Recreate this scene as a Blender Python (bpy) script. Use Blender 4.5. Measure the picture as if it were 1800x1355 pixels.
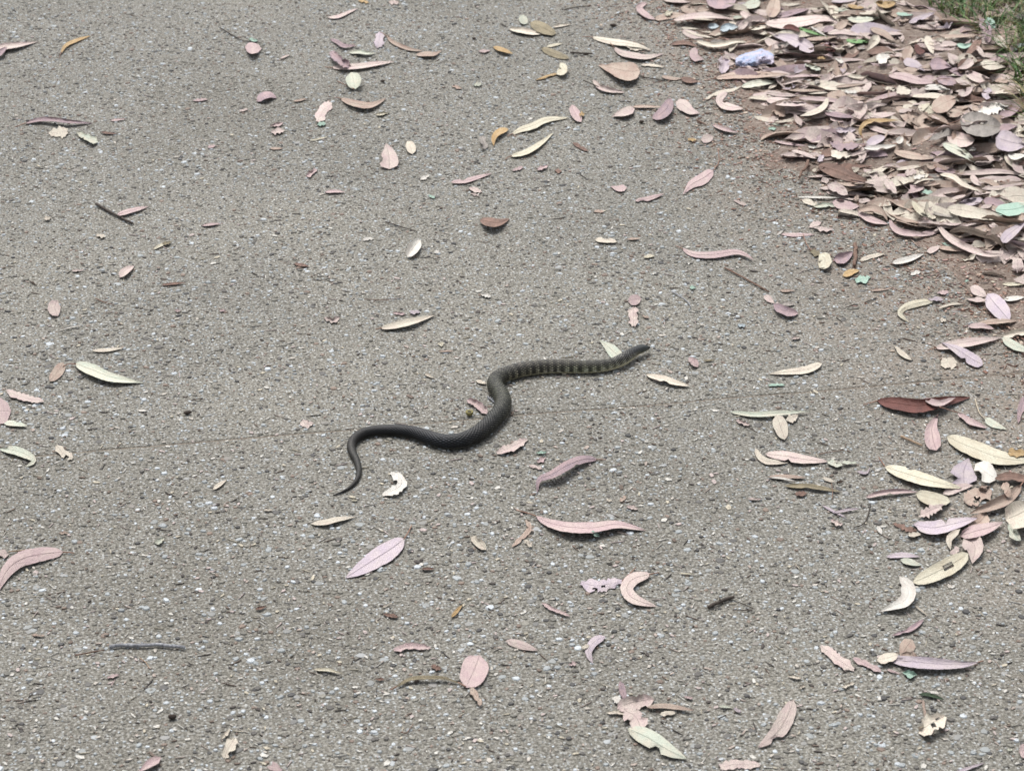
import bpy, math, random
import numpy as np
random.seed(7); rng = np.random.default_rng(7)
for o in list(bpy.data.objects): bpy.data.objects.remove(o, do_unlink=True)
S = bpy.context.scene
COL = S.collection
R = math.radians

# ------------------------------------------------------------------ camera
CAM_H, PITCH, VFOV = 1.6, R(26.0), R(17.0)
W_, H_ = 1800.0, 1355.0
FPX = H_ / 2 / math.tan(VFOV / 2)
cam = bpy.data.cameras.new('camera'); co = bpy.data.objects.new('camera', cam); COL.objects.link(co)
co.location = (0, 0, CAM_H); co.rotation_euler = (R(90) - PITCH, 0, 0)
cam.sensor_fit = 'HORIZONTAL'; cam.sensor_width = 36.0
cam.lens = 18.0 / (W_ / 2 / FPX)
cam.clip_start = 0.05; cam.clip_end = 500
cam.dof.use_dof = True; cam.dof.focus_distance = 3.55; cam.dof.aperture_fstop = 15.0
S.camera = co
# ------------------------------------------------------------------ sky, sun, exposure
SUN_EL, SUN_AZ = R(67), R(-25)          # azimuth from +Y towards +X: behind the scene, a little left
wd = bpy.data.worlds.new('World'); S.world = wd; wd.use_nodes = True
nt = wd.node_tree; bg = nt.nodes['Background']
sky = nt.nodes.new('ShaderNodeTexSky'); sky.sky_type = 'NISHITA'; sky.sun_disc = False
sky.sun_elevation = SUN_EL; sky.sun_rotation = SUN_AZ; sky.dust_density = 4.0; sky.air_density = 1.0
hs = nt.nodes.new('ShaderNodeHueSaturation'); hs.inputs['Saturation'].default_value = 0.32
nt.links.new(sky.outputs[0], hs.inputs['Color']); nt.links.new(hs.outputs[0], bg.inputs['Color'])
bg.inputs['Strength'].default_value = 0.10
sl = bpy.data.lights.new('sun', 'SUN'); so = bpy.data.objects.new('sun', sl); COL.objects.link(so)
sl.energy = 1.5; sl.angle = R(34); sl.color = (1.0, 0.98, 0.95)
so.rotation_euler = (R(90) - SUN_EL, 0, math.pi - SUN_AZ)
so.location = (0, 0, 5)
S.view_settings.view_transform = 'Standard'; S.view_settings.look = 'None'
S.view_settings.gamma = 1.0; S.view_settings.exposure = 0.97
S.view_settings.use_curve_mapping = False
S.render.resolution_x, S.render.resolution_y = 1024, 770

# ------------------------------------------------------------------ helpers
SP, CP = math.sin(PITCH), math.cos(PITCH)
def at(px, py, z=0.0):
    """point of the place at height z that the photograph shows at pixel (px, py); arrays welcome"""
    px = np.asarray(px, float); py = np.asarray(py, float); z = np.asarray(z, float)
    xn = (px - W_ / 2) / FPX; yn = (H_ / 2 - py) / FPX
    dx = xn; dy = yn * SP + CP; dz = yn * CP - SP
    t = (z - CAM_H) / dz
    return dx * t, dy * t
def s2l(c): return tuple(((v / 255 + .055) / 1.055) ** 2.4 if v > 10 else v / 255 / 12.92 for v in c)
ALB = 0.62
def alb(c, k=1.0): return tuple(min(.8, v * ALB * k) for v in s2l(c))
def alf(c): return alb(c, 1.22)
def link(o, parent=None):
    COL.objects.link(o)
    if parent is not None: o.parent = parent
    return o
def tag(o, label=None, cat=None, group=None, kind=None):
    if label: o['label'] = label
    if cat: o['category'] = cat
    if group: o['group'] = group
    if kind: o['kind'] = kind
    return o
def mesh_np(name, V, Q=None, T=None, smooth=False, uv=None, colr=None, midx=None):
    me = bpy.data.meshes.new(name)
    V = np.asarray(V, np.float32); me.vertices.add(len(V)); me.vertices.foreach_set('co', V.ravel())
    loops = []; starts = []; n = 0
    if Q is not None and len(Q):
        Q = np.asarray(Q, np.int32); loops.append(Q.ravel()); starts.append(np.arange(len(Q)) * 4); n = len(Q) * 4
    if T is not None and len(T):
        T = np.asarray(T, np.int32); loops.append(T.ravel()); starts.append(n + np.arange(len(T)) * 3)
    L = np.concatenate(loops); St = np.concatenate(starts).astype(np.int32)
    me.loops.add(len(L)); me.loops.foreach_set('vertex_index', L)
    me.polygons.add(len(St)); me.polygons.foreach_set('loop_start', St)
    if midx is not None: me.polygons.foreach_set('material_index', np.asarray(midx, np.int32))
    me.polygons.foreach_set('use_smooth', np.full(len(St), smooth))
    if uv is not None:
        ul = me.uv_layers.new(name='UVMap'); ul.data.foreach_set('uv', np.asarray(uv, np.float32)[L].ravel())
    if colr is not None:
        a = me.color_attributes.new('col', 'FLOAT_COLOR', 'POINT')
        a.data.foreach_set('color', np.hstack([colr, np.ones((len(colr), 1))]).astype(np.float32).ravel())
    me.update(calc_edges=True); me.validate()
    return me
def spline(P, n):
    P = np.asarray(P, float)
    if len(P) == 2:
        t = np.linspace(0, 1, n)[:, None]; return P[0] * (1 - t) + P[1] * t
    d = np.r_[0, np.cumsum(np.linalg.norm(np.diff(P[:, :2], axis=0), axis=1))]
    E = np.vstack([2 * P[0] - P[1], P, 2 * P[-1] - P[-2]])
    out = []
    for s in np.linspace(0, d[-1], n):
        i = min(max(np.searchsorted(d, s) - 1, 0), len(P) - 2)
        u = (s - d[i]) / max(d[i + 1] - d[i], 1e-9)
        p0, p1, p2, p3 = E[i], E[i + 1], E[i + 2], E[i + 3]
        out.append(.5 * (2 * p1 + (p2 - p0) * u + (2 * p0 - 5 * p1 + 4 * p2 - p3) * u * u + (3 * p1 - p0 - 3 * p2 + p3) * u ** 3))
    return np.array(out)
# value noise for numpy
_perm = rng.random((256, 256))
def vnoise(x, y, sc):
    x = np.asarray(x) / sc; y = np.asarray(y) / sc
    xi = np.floor(x).astype(int); yi = np.floor(y).astype(int); fx = x - xi; fy = y - yi
    fx = fx * fx * (3 - 2 * fx); fy = fy * fy * (3 - 2 * fy)
    g = lambda a, b: _perm[a % 256, b % 256]
    return (g(xi, yi) * (1 - fx) + g(xi + 1, yi) * fx) * (1 - fy) + (g(xi, yi + 1) * (1 - fx) + g(xi + 1, yi + 1) * fx) * fy

# ------------------------------------------------------------------ materials
def nodes(name):
    m = bpy.data.materials.new(name); m.use_nodes = True
    nt = m.node_tree; b = nt.nodes['Principled BSDF']
    return m, nt, b
def N(nt, t, **k):
    n = nt.nodes.new(t)
    for a, v in k.items(): setattr(n, a, v)
    return n
def ramp(nt, fac, stops):
    r = N(nt, 'ShaderNodeValToRGB'); e = r.color_ramp.elements
    while len(e) < len(stops): e.new(.5)
    for el, (p, c) in zip(e, stops):
        el.position = p; el.color = (*c, 1) if len(c) == 3 else c
    nt.links.new(fac, r.inputs[0]); return r.outputs[0]
def mix(nt, f, a, b, mode='MIX'):
    m = N(nt, 'ShaderNodeMix', data_type='RGBA', blend_type=mode)
    for sock, v in ((m.inputs[0], f), (m.inputs[6], a), (m.inputs[7], b)):
        if isinstance(v, (int, float)): sock.default_value = v
        elif isinstance(v, tuple): sock.default_value = (*v, 1)
        else: nt.links.new(v, sock)
    return m.outputs[2]
def math_n(nt, op, a, b=0.0, c=None):
    m = N(nt, 'ShaderNodeMath', operation=op)
    for i, v in enumerate((a, b) if c is None else (a, b, c)):
        if isinstance(v, (int, float)): m.inputs[i].default_value = v
        else: nt.links.new(v, m.inputs[i])
    return m.outputs[0]
def noise(nt, vec, scale, detail=3, rough=.6):
    n = N(nt, 'ShaderNodeTexNoise'); n.inputs['Scale'].default_value = scale
    n.inputs['Detail'].default_value = detail; n.inputs['Roughness'].default_value = rough
    if vec is not None: nt.links.new(vec, n.inputs['Vector'])
    return n.outputs['Fac']
def bump(nt, b, h, strength, dist):
    bp = N(nt, 'ShaderNodeBump'); bp.inputs['Strength'].default_value = strength; bp.inputs['Distance'].default_value = dist
    nt.links.new(h, bp.inputs['Height']); nt.links.new(bp.outputs[0], b.inputs['Normal'])

def mat_path():
    m, nt, b = nodes('exposed_aggregate_concrete')
    tc = N(nt, 'ShaderNodeTexCoord').outputs['Object']
    base = ramp(nt, noise(nt, tc, 2.2, 4), [(.3, alb((122, 119, 107))), (.7, alb((147, 143, 130)))])
    fine = ramp(nt, noise(nt, tc, 260, 3, .7), [(.38, alb((70, 67, 63))), (.5, alb((135, 132, 121))), (.62, alb((212, 209, 204)))])
    c = mix(nt, .6, base, fine)
    # small grit between the modelled stones
    v = N(nt, 'ShaderNodeTexVoronoi'); v.inputs['Scale'].default_value = 230; nt.links.new(tc, v.inputs['Vector'])
    sep = N(nt, 'ShaderNodeSeparateColor'); nt.links.new(v.outputs['Color'], sep.inputs[0])
    grit = ramp(nt, sep.outputs[0], [(0, alb((66, 65, 64))), (.22, alb((138, 131, 120))), (.66, alb((156, 151, 142))), (.84, alb((214, 218, 218))), (1, alb((244, 246, 244)))])
    inside = ramp(nt, v.outputs['Distance'], [(.28, (1, 1, 1)), (.5, (0, 0, 0))])
    c = mix(nt, math_n(nt, 'MULTIPLY', inside, .62), c, grit)
    stain = ramp(nt, noise(nt, tc, 1.1, 5, .65), [(.34, (.87, .86, .84)), (.5, (1, 1, 1)), (.68, (1.1, 1.09, 1.07))])
    c = mix(nt, 1.0, c, stain, 'MULTIPLY')
    # brown dust trodden out from the bank
    xyz = N(nt, 'ShaderNodeSeparateXYZ'); nt.links.new(tc, xyz.inputs[0])
    near = N(nt, 'ShaderNodeMapRange'); near.inputs['From Min'].default_value = -.38; near.inputs['From Max'].default_value = .03
    nt.links.new(xyz.outputs[0], near.inputs['Value'])
    dn = ramp(nt, noise(nt, tc, 9, 5, .7), [(.35, (0, 0, 0)), (.68, (1, 1, 1))])
    f = math_n(nt, 'MULTIPLY', math_n(nt, 'MULTIPLY', near.outputs[0], dn), .7)
    c = mix(nt, f, c, alb((168, 144, 126)))
    nt.links.new(c, b.inputs['Base Color']); b.inputs['Roughness'].default_value = .85
    h = math_n(nt, 'ADD', math_n(nt, 'MULTIPLY', inside, .6), noise(nt, tc, 420, 2))
    bump(nt, b, h, .8, .0016)
    return m
def mat_attr(name, rough=.7, nscale=500, bumpd=.0006, spec=.5, namp=.5):
    m, nt, b = nodes(name)
    a = N(nt, 'ShaderNodeAttribute', attribute_name='col')
    tc = N(nt, 'ShaderNodeTexCoord').outputs['Object']
    n = noise(nt, tc, nscale, 3)
    g = ramp(nt, n, [(.3, (1 - namp,) * 3), (.7, (1 + namp * .4,) * 3)])
    nt.links.new(mix(nt, 1.0, a.outputs['Color'], g, 'MULTIPLY'), b.inputs['Base Color'])
    b.inputs['Roughness'].default_value = rough; b.inputs['Specular IOR Level'].default_value = spec
    bump(nt, b, n, .5, bumpd)
    return m
def mat_pebble_obj():
    m, nt, b = nodes('loose_set_pebble_stone')
    oi = N(nt, 'ShaderNodeObjectInfo').outputs['Random']
    tc = N(nt, 'ShaderNodeTexCoord').outputs['Object']
    c = ramp(nt, oi, [(0, alb((92, 90, 87))), (.2, alb((112, 109, 104))), (.3, alb((156, 157, 154))), (.55, alb((176, 181, 180))), (.8, alb((150, 142, 132))), (1, alb((206, 212, 214)))])
    g = ramp(nt, noise(nt, tc, 350, 4), [(.3, (.7, .7, .7)), (.7, (1.1, 1.1, 1.1))])
    nt.links.new(mix(nt, 1.0, c, g, 'MULTIPLY'), b.inputs['Base Color']); b.inputs['Roughness'].default_value = .6
    return m
def mat_soil():
    m, nt, b = nodes('dry_brown_soil')
    tc = N(nt, 'ShaderNodeTexCoord').outputs['Object']
    c1 = ramp(nt, noise(nt, tc, 120, 5, .75), [(.32, alb((100, 84, 74))), (.5, alb((156, 138, 125))), (.68, alb((212, 198, 186)))])
    c2 = ramp(nt, noise(nt, tc, 7, 3), [(.35, alb((132, 116, 104))), (.7, alb((172, 155, 141)))])
    nt.links.new(mix(nt, .4, c1, c2), b.inputs['Base Color']); b.inputs['Roughness'].default_value = .95
    bump(nt, b, noise(nt, tc, 200, 4, .8), 1.0, .004)
    return m
def mat_ground():
    m, nt, b = nodes('rough_grassy_ground')
    tc = N(nt, 'ShaderNodeTexCoord').outputs['Object']
    c = ramp(nt, noise(nt, tc, 14, 6, .75), [(.3, alb((86, 92, 52))), (.5, alb((128, 116, 84))), (.7, alb((160, 138, 112)))])
    nt.links.new(c, b.inputs['Base Color']); b.inputs['Roughness'].default_value = .95
    bump(nt, b, noise(nt, tc, 60, 5, .8), 1.0, .03)
    return m
def mat_leaf(name, c, c2=None, vein=None, spot=.35):
    m, nt, b = nodes('dry_leaf_' + name)
    c2 = c2 or tuple(v * .82 for v in c)
    uv = N(nt, 'ShaderNodeUVMap').outputs[0]
    oi = N(nt, 'ShaderNodeObjectInfo').outputs['Random']
    off = N(nt, 'ShaderNodeVectorMath', operation='ADD')
    sc = N(nt, 'ShaderNodeVectorMath', operation='MULTIPLY'); sc.inputs[1].default_value = (3.0, 1.0, 1)
    nt.links.new(uv, sc.inputs[0]); nt.links.new(sc.outputs[0], off.inputs[0])
    cb = N(nt, 'ShaderNodeCombineXYZ'); nt.links.new(math_n(nt, 'MULTIPLY', oi, 37.0), cb.inputs[2]); nt.links.new(cb.outputs[0], off.inputs[1])
    vec = off.outputs[0]
    base = mix(nt, ramp(nt, noise(nt, vec, 1.6, 3), [(.38, (0, 0, 0)), (.66, (1, 1, 1))]), alf(c), alf(c2))
    fine = ramp(nt, noise(nt, vec, 22, 4, .75), [(.3, (.68, .64, .61)), (.5, (1, 1, 1)), (.75, (1.08, 1.07, 1.06))])
    base = mix(nt, 1.0, base, fine, 'MULTIPLY')
    # dark specks and browned blotches
    sp = ramp(nt, noise(nt, vec, 9, 3, .6), [(.60, (0, 0, 0)), (.72, (1, 1, 1))])
    base = mix(nt, math_n(nt, 'MULTIPLY', sp, spot), base, alf(tuple(v * .5 for v in c2)))
    # midrib and side veins
    s = N(nt, 'ShaderNodeSeparateXYZ'); nt.links.new(uv, s.inputs[0])
    d = math_n(nt, 'ABSOLUTE', math_n(nt, 'SUBTRACT', s.outputs[1], .5))
    rib = ramp(nt, d, [(.008, (1, 1, 1)), (.03, (0, 0, 0))])
    wv = math_n(nt, 'SINE', math_n(nt, 'MULTIPLY', math_n(nt, 'SUBTRACT', s.outputs[0], math_n(nt, 'MULTIPLY', d, .32)), 150.0))
    sv = ramp(nt, wv, [(.8, (0, 0, 0)), (1, (1, 1, 1))])
    vc = vein or tuple(v * .74 for v in c)
    base = mix(nt, math_n(nt, 'MULTIPLY', rib, .2), base, alf(vc))
    base = mix(nt, math_n(nt, 'MULTIPLY', sv, .07), base, alf(vc))
    br = N(nt, 'ShaderNodeMapRange'); br.inputs['To Min'].default_value = .86; br.inputs['To Max'].default_value = 1.1
    nt.links.new(oi, br.inputs['Value'])
    hsv = N(nt, 'ShaderNodeHueSaturation'); nt.links.new(br.outputs[0], hsv.inputs['Value']); nt.links.new(base, hsv.inputs['Color'])
    nt.links.new(hsv.outputs[0], b.inputs['Base Color'])
    b.inputs['Roughness'].default_value = .62; b.inputs['Specular IOR Level'].default_value = .3
    hgt = math_n(nt, 'ADD', math_n(nt, 'MULTIPLY', rib, -.6), math_n(nt, 'ADD', math_n(nt, 'MULTIPLY', sv, .25), noise(nt, vec, 9, 4)))
    bump(nt, b, hgt, .8, .002)
    return m
PAL = {'pk': (206, 181, 181), 'mv': (174, 154, 160), 'lm': (206, 192, 202), 'pt': (222, 207, 197), 'tn': (202, 184, 168),
       'cr': (234, 226, 208), 'wh': (242, 239, 230), 'pg': (212, 219, 202), 'gn': (176, 208, 190), 'br': (156, 126, 112),
       'db': (94, 78, 64), 'rd': (118, 74, 66), 'oc': (208, 180, 136), 'yl': (230, 224, 202), 'ol': (166, 154, 126),
       'gy': (184, 176, 168), 'bl': (212, 226, 232), 'dg': (78, 98, 72)}
COLN = {'pk': 'dusty pink', 'mv': 'dull mauve', 'lm': 'pale lilac pink', 'pt': 'pale pinkish tan', 'tn': 'light brown', 'cr': 'cream',
        'wh': 'bleached white', 'pg': 'pale grey green', 'gn': 'mint green', 'br': 'mid brown', 'db': 'dark brown', 'rd': 'maroon brown',
        'oc': 'ochre', 'yl': 'pale yellow', 'ol': 'olive brown', 'gy': 'grey brown', 'bl': 'pale blue white', 'dg': 'dark green'}
C2 = {'pk': (216, 196, 190), 'lm': (216, 203, 203), 'pt': (214, 192, 188), 'cr': (226, 212, 196), 'pg': (224, 219, 200), 'gn': (192, 216, 200),
      'yl': (216, 206, 182), 'oc': (196, 162, 112), 'mv': (196, 170, 170), 'wh': (236, 228, 218), 'tn': (190, 164, 150)}
ML = {k: mat_leaf(COLN[k].replace(' ', '_'), v, C2.get(k), spot=(.2 if k in ('wh', 'pg', 'gn', 'bl') else .4)) for k, v in PAL.items()}
def mat_bark(name, c, c2):
    m, nt, b = nodes(name)
    tc = N(nt, 'ShaderNodeTexCoord').outputs['Object']
    n = noise(nt, tc, 300, 4, .7)
    nt.links.new(ramp(nt, n, [(.3, alb(c)), (.7, alb(c2))]), b.inputs['Base Color']); b.inputs['Roughness'].default_value = .85
    bump(nt, b, n, .7, .001); return m
MB = {'db': mat_bark('dark_twig_bark', (48, 42, 38), (96, 84, 74)), 'br': mat_bark('brown_twig_bark', (98, 72, 58), (158, 128, 110)),
      'gy': mat_bark('weathered_grey_bark', (96, 96, 102), (206, 208, 212)), 'tn': mat_bark('tan_stalk', (150, 122, 96), (206, 180, 152)),
      'cr': mat_bark('pale_stalk', (186, 170, 144), (232, 220, 198))}
M_petiole = mat_bark('leaf_stalk', (140, 104, 90), (190, 152, 130))
# ------------------------------------------------------------------ the setting: path, joint, soil bank, ground
JA = np.array(at(0, 806)); JB = np.array(at(1700, 664))
DU = (JB - JA) / np.linalg.norm(JB - JA); DV = np.array([-DU[1], DU[0]])     # along the joint / along the path
U_EDGE = 1.46
PO = JA + DU * U_EDGE; PROT = math.atan2(DU[1], DU[0])
def to_uv(x, y):
    qx = np.asarray(x) - PO[0]; qy = np.asarray(y) - PO[1]
    return qx * DU[0] + qy * DU[1], qx * DV[0] + qy * DV[1]
def from_uv(u, v):
    return PO[0] + u * DU[0] + v * DV[0], PO[1] + u * DU[1] + v * DV[1]
_bp = np.array([to_uv(*at(*p)) for p in [(1800, 600), (1760, 560), (1650, 470), (1560, 400), (1430, 320), (1330, 250), (1300, 150), (1240, 60), (1150, 0)]])
def soil_z(x, y):
    u, v = to_uv(x, y)
    ub = np.interp(v, _bp[:, 0 + 1], _bp[:, 0], left=.06, right=-.12) + (vnoise(u * 0 + 3, v, .05) - .5) * .06
    d = u - ub
    z = np.interp(d, [-.1, -.03, .03, .12, .5, 1.2], [-.012, -.003, .002, .006, .022, .05])
    w = np.clip((d + .06) / .12, 0, 1)
    z = z + w * ((vnoise(x, y, .06) - .5) * .010 + (vnoise(x, y, .017) - .5) * .006)
    return z
M_path = mat_path()
def path_mesh():
    us = np.concatenate([np.linspace(-8, -2.4, 8), np.linspace(-2.2, .0, 60)])
    wob = (vnoise(us, us * 0, .09) - .5) * .004
    rows = [(-9, 0), (-.0032, 0), (-.0016, -.0013), (.0016, -.0013), (.0032, 0), (30, 0)]
    V = []; 
    for v0, z in rows:
        for k, u in enumerate(us):
            vv = v0 + (wob[k] if abs(v0) < .1 else 0)
            V.append((u, vv, z))
    n = len(us)
    for u in us: V.append((u, -9, -.12))
    V += [(us[-1], r[0], -.12) for r in rows]
    Q = []
    for j in range(len(rows) - 1):
        for i in range(n - 1): Q.append((j * n + i, j * n + i + 1, (j + 1) * n + i + 1, (j + 1) * n + i))
    b = len(rows) * n + n
    for j in range(len(rows) - 1): Q.append((j * n + n - 1, b + j, b + j + 1, (j + 1) * n + n - 1))
    return mesh_np('path', V, Q, None, False, None, None, [1 if j == 2 else 0 for j in range(len(rows) - 1) for i in range(n - 1)] + [0] * (len(rows) - 1))
path = bpy.data.objects.new('path', path_mesh()); link(path); path.data.materials.append(M_path); path.data.materials.append(mat_bark('joint_sand', (98, 86, 74), (160, 146, 128)))
path.location = (PO[0], PO[1], 0); path.rotation_euler = (0, 0, PROT); path['kind'] = 'structure'

# aggregate stones standing proud of the concrete
def in_view(x, y, m=.16):
    hw = .5547 + (y - 2.328) * (1.0448 - .5547) / (5.0746 - 2.328)
    return (np.abs(x) < hw + m) & (y > 2.328 - m) & (y < 5.0746 + m * 2)
def stones():
    c = .0070
    gx, gy = np.meshgrid(np.arange(-1.5, 1.5, c), np.arange(2.05, 5.6, c))
    x = (gx + (rng.random(gx.shape) - .5) * c * 1.3).ravel(); y = (gy + (rng.random(gx.shape) - .5) * c * 1.3).ravel()
    keep = in_view(x, y) & (rng.random(len(x)) < .76)
    u, v = to_uv(x, y)
    keep &= (soil_z(x, y) < .0005) & (u < .0) & (np.abs(v) > .005)
    x = x[keep]; y = y[keep]; n = len(x)
    r = np.clip(.0019 * np.exp(rng.normal(.03, .44, n)), .0009, .0062)
    patch = vnoise(x, y, .16)
    r *= .85 + .35 * patch
    k = rng.random(n)
    pal = np.array([alb((128, 125, 115)), alb((155, 151, 139)), alb((184, 190, 191)), alb((226, 233, 237)), alb((102, 98, 92)), alb((76, 75, 74)), alb((150, 130, 115))])
    idx = np.searchsorted(np.cumsum([.22, .17, .20, .12, .12, .10, .07]), k); idx = np.clip(idx, 0, 6)
    col = pal[idx] * (.85 + .3 * rng.random((n, 1)))
    ns = 6
    ang = np.linspace(0, 2 * np.pi, ns, endpoint=False)[None] + rng.random((n, 1)) * 6
    asp = .62 + .38 * rng.random((n, 1)); rot = rng.random((n, 1)) * np.pi
    rr = r[:, None] * (.78 + .4 * rng.random((n, ns)))
    lx = rr * np.cos(ang); ly = rr * np.sin(ang) * asp
    cx, sx = np.cos(rot), np.sin(rot)
    X = lx * cx - ly * sx; Y = lx * sx + ly * cx
    h = (.0007 + .0008 * rng.random((n, 1))) * np.clip(r[:, None] / .0028, .6, 1.5)
    tx = (rng.random((n, 1)) - .5) * .5; ty = (rng.random((n, 1)) - .5) * .5
    V = np.zeros((n, 2 * ns + 1, 3))
    V[:, :ns, 0] = x[:, None] + X; V[:, :ns, 1] = y[:, None] + Y; V[:, :ns, 2] = -.0006
    V[:, ns:2 * ns, 0] = x[:, None] + X * .74; V[:, ns:2 * ns, 1] = y[:, None] + Y * .74
    V[:, ns:2 * ns, 2] = h * .8 + (X * tx + Y * ty) * .3
    V[:, 2 * ns, 0] = x; V[:, 2 * ns, 1] = y; V[:, 2 * ns, 2] = h[:, 0]
    base = (np.arange(n) * (2 * ns + 1))[:, None, None]
    i = np.arange(ns); j = (i + 1) % ns
    Q = (np.stack([i, j, j + ns, i + ns], 1)[None] + base).reshape(-1, 4)
    T = (np.stack([i + ns, j + ns, i * 0 + 2 * ns], 1)[None] + base).reshape(-1, 3)
    C = np.repeat(col, 2 * ns + 1, 0)
    return mesh_np('aggregate_stones', V.reshape(-1, 3), Q, T, False, None, C)
ag = bpy.data.objects.new('aggregate_stones', stones()); ag['kind'] = 'stuff'
ag.data.materials.append(mat_attr('aggregate_stone', .62, 700, .0004))
link(ag, path); ag.matrix_parent_inverse = path.matrix_basis.inverted()
def outer_stones():
    c = .0098; gx, gy = np.meshgrid(np.arange(-2.2, 2.2, c), np.arange(1.3, 6.4, c))
    x = (gx + (rng.random(gx.shape) - .5) * c).ravel(); y = (gy + (rng.random(gx.shape) - .5) * c).ravel(); u, v = to_uv(x, y)
    k = ~in_view(x, y) & in_view(x, y, .85) & (rng.random(len(x)) < .8) & (soil_z(x, y) < .0005) & (u < 0) & (np.abs(v) > .005)
    x = x[k]; y = y[k]; n = len(x); r = np.clip(.0028 * np.exp(rng.normal(.05, .4, n)), .0014, .0072); ns = 5
    pal = np.array([alb((128, 125, 115)), alb((155, 151, 139)), alb((184, 190, 191)), alb((226, 233, 237)), alb((102, 98, 92)), alb((76, 75, 74))])
    col = pal[rng.choice(6, n, p=[.23, .19, .2, .12, .14, .12])]
    a = np.linspace(0, 2 * np.pi, ns, endpoint=False)[None] + rng.random((n, 1)) * 6; rr = r[:, None] * (.75 + .45 * rng.random((n, ns)))
    V = np.zeros((n, ns + 1, 3)); V[:, :ns, 0] = x[:, None] + rr * np.cos(a); V[:, :ns, 1] = y[:, None] + rr * np.sin(a) * .8; V[:, :ns, 2] = .0001
    V[:, ns, 0] = x; V[:, ns, 1] = y; V[:, ns, 2] = .0013
    i = np.arange(ns); T = (np.stack([i, (i + 1) % ns, i * 0 + ns], 1)[None] + (np.arange(n) * (ns + 1))[:, None, None]).reshape(-1, 3)
    return mesh_np('aggregate_stones', V.reshape(-1, 3), None, T, False, None, np.repeat(col, ns + 1, 0))
ag2 = bpy.data.objects.new('aggregate_stones', outer_stones()); ag2['kind'] = 'stuff'; ag2.data.materials.append(ag.data.materials[0])
link(ag2, path); ag2.matrix_parent_inverse = path.matrix_basis.inverted()
# the 300 biggest stones, one by one
MP = mat_pebble_obj()
peb = []
for k in range(8):
    ns = 9; V = []; 
    rad = [.75 + .4 * random.random() for _ in range(ns)]
    asp = .6 + .35 * random.random()
    for ring, (s, z) in enumerate([(1.0, -.35), (.86, .16), (.5, .26)]):
        for i in range(ns):
            a = 2 * math.pi * i / ns
            V.append((rad[i] * s * math.cos(a), rad[i] * s * asp * math.sin(a), z + (random.random() - .5) * .05))
    V.append((0, 0, .28))
    Q = [(q * ns + i, q * ns + (i + 1) % ns, (q + 1) * ns + (i + 1) % ns, (q + 1) * ns + i) for q in range(2) for i in range(ns)]
    T = [(2 * ns + i, 2 * ns + (i + 1) % ns, 3 * ns) for i in range(ns)]
    me = mesh_np('pebble', V, Q, T); me.materials.append(MP); peb.append(me)
cnt = 0
while cnt < 300:
    px, py = random.uniform(-10, 1810), 1355 * random.random() ** .6
    x, y = at(px, py); u, v = to_uv(x, y)
    if u > -.03 or abs(v) < .014 or soil_z(x, y) > -.002: continue
    p = bpy.data.objects.new('pebble', random.choice(peb)); r = random.uniform(.0048, .0074)
    p.scale = (r, r, r * random.uniform(.5, .7)); p.location = (u, v, 0); p.rotation_euler = (0, 0, random.random() * 6.28)
    link(p, path); cnt += 1

# soil bank beside the path and the rough ground beyond
def soil_mesh():
    us = np.concatenate([np.arange(-.42, .9, .011), np.arange(.9, 3.2, .06)]); vs = np.concatenate([np.arange(-3, -.7, .08), np.arange(-.7, 2.3, .011), np.arange(2.3, 9, .1)])
    U, Vv = np.meshgrid(us, vs); x, y = from_uv(U, Vv); z = soil_z(x, y)
    n = len(us); i, j = np.meshgrid(np.arange(n - 1), np.arange(len(vs) - 1)); a = (j * n + i).ravel()
    return mesh_np('soil_bank', np.stack([x.ravel(), y.ravel(), z.ravel()], 1), np.stack([a, a + 1, a + n + 1, a + n], 1), None, True)
soil = link(bpy.data.objects.new('soil', soil_mesh())); soil.data.materials.append(mat_soil()); soil['kind'] = 'structure'
gm = mesh_np('ground', [(-150, -150, -.13), (150, -150, -.13), (150, 150, -.13), (-150, 150, -.13)], [(0, 1, 2, 3)])
ground = link(bpy.data.objects.new('ground', gm)); gm.materials.append(mat_ground()); ground['kind'] = 'structure'

# height field that things come to rest on
HX0, HY0, HC = -1.6, 1.0, .005
HNX, HNY = 900, 1240
_gx, _gy = np.meshgrid(HX0 + HC * (np.arange(HNX) + .5), HY0 + HC * (np.arange(HNY) + .5), indexing='ij')
HF = np.maximum(soil_z(_gx, _gy), .0017)
def hcell(x, y): return np.clip(((x - HX0) / HC).astype(int), 0, HNX - 1), np.clip(((y - HY0) / HC).astype(int), 0, HNY - 1)

# ------------------------------------------------------------------ leaves
def prof(shape, t):
    t = np.clip(t, 1e-4, 1 - 1e-4)
    if shape == 'l': f = t ** .52 * (1 - t) ** .8
    elif shape == 'b': f = t ** .45 * (1 - t) ** 1.05
    elif shape == 'e': f = t ** 1.0 * (1 - t) ** .42
    elif shape == 'o': f = np.sqrt(1 - (2 * t - 1) ** 2) * (1.1 - .2 * t)
    elif shape == 't': f = np.minimum(1, t * 5 + .3) * np.minimum(1, (1 - t) * 4 + .25)
    else: f = np.sqrt(1 - (2 * t - 1) ** 2)
    g = np.linspace(1e-3, 1 - 1e-3, 60) if shape in 'lbe' else None
    if shape == 'l': f = f / (g ** .52 * (1 - g) ** .8).max()
    if shape == 'b': f = f / (g ** .45 * (1 - g) ** 1.05).max()
    if shape == 'e': f = f / (g ** 1.0 * (1 - g) ** .42).max()
    return np.maximum(f, .035)
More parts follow.
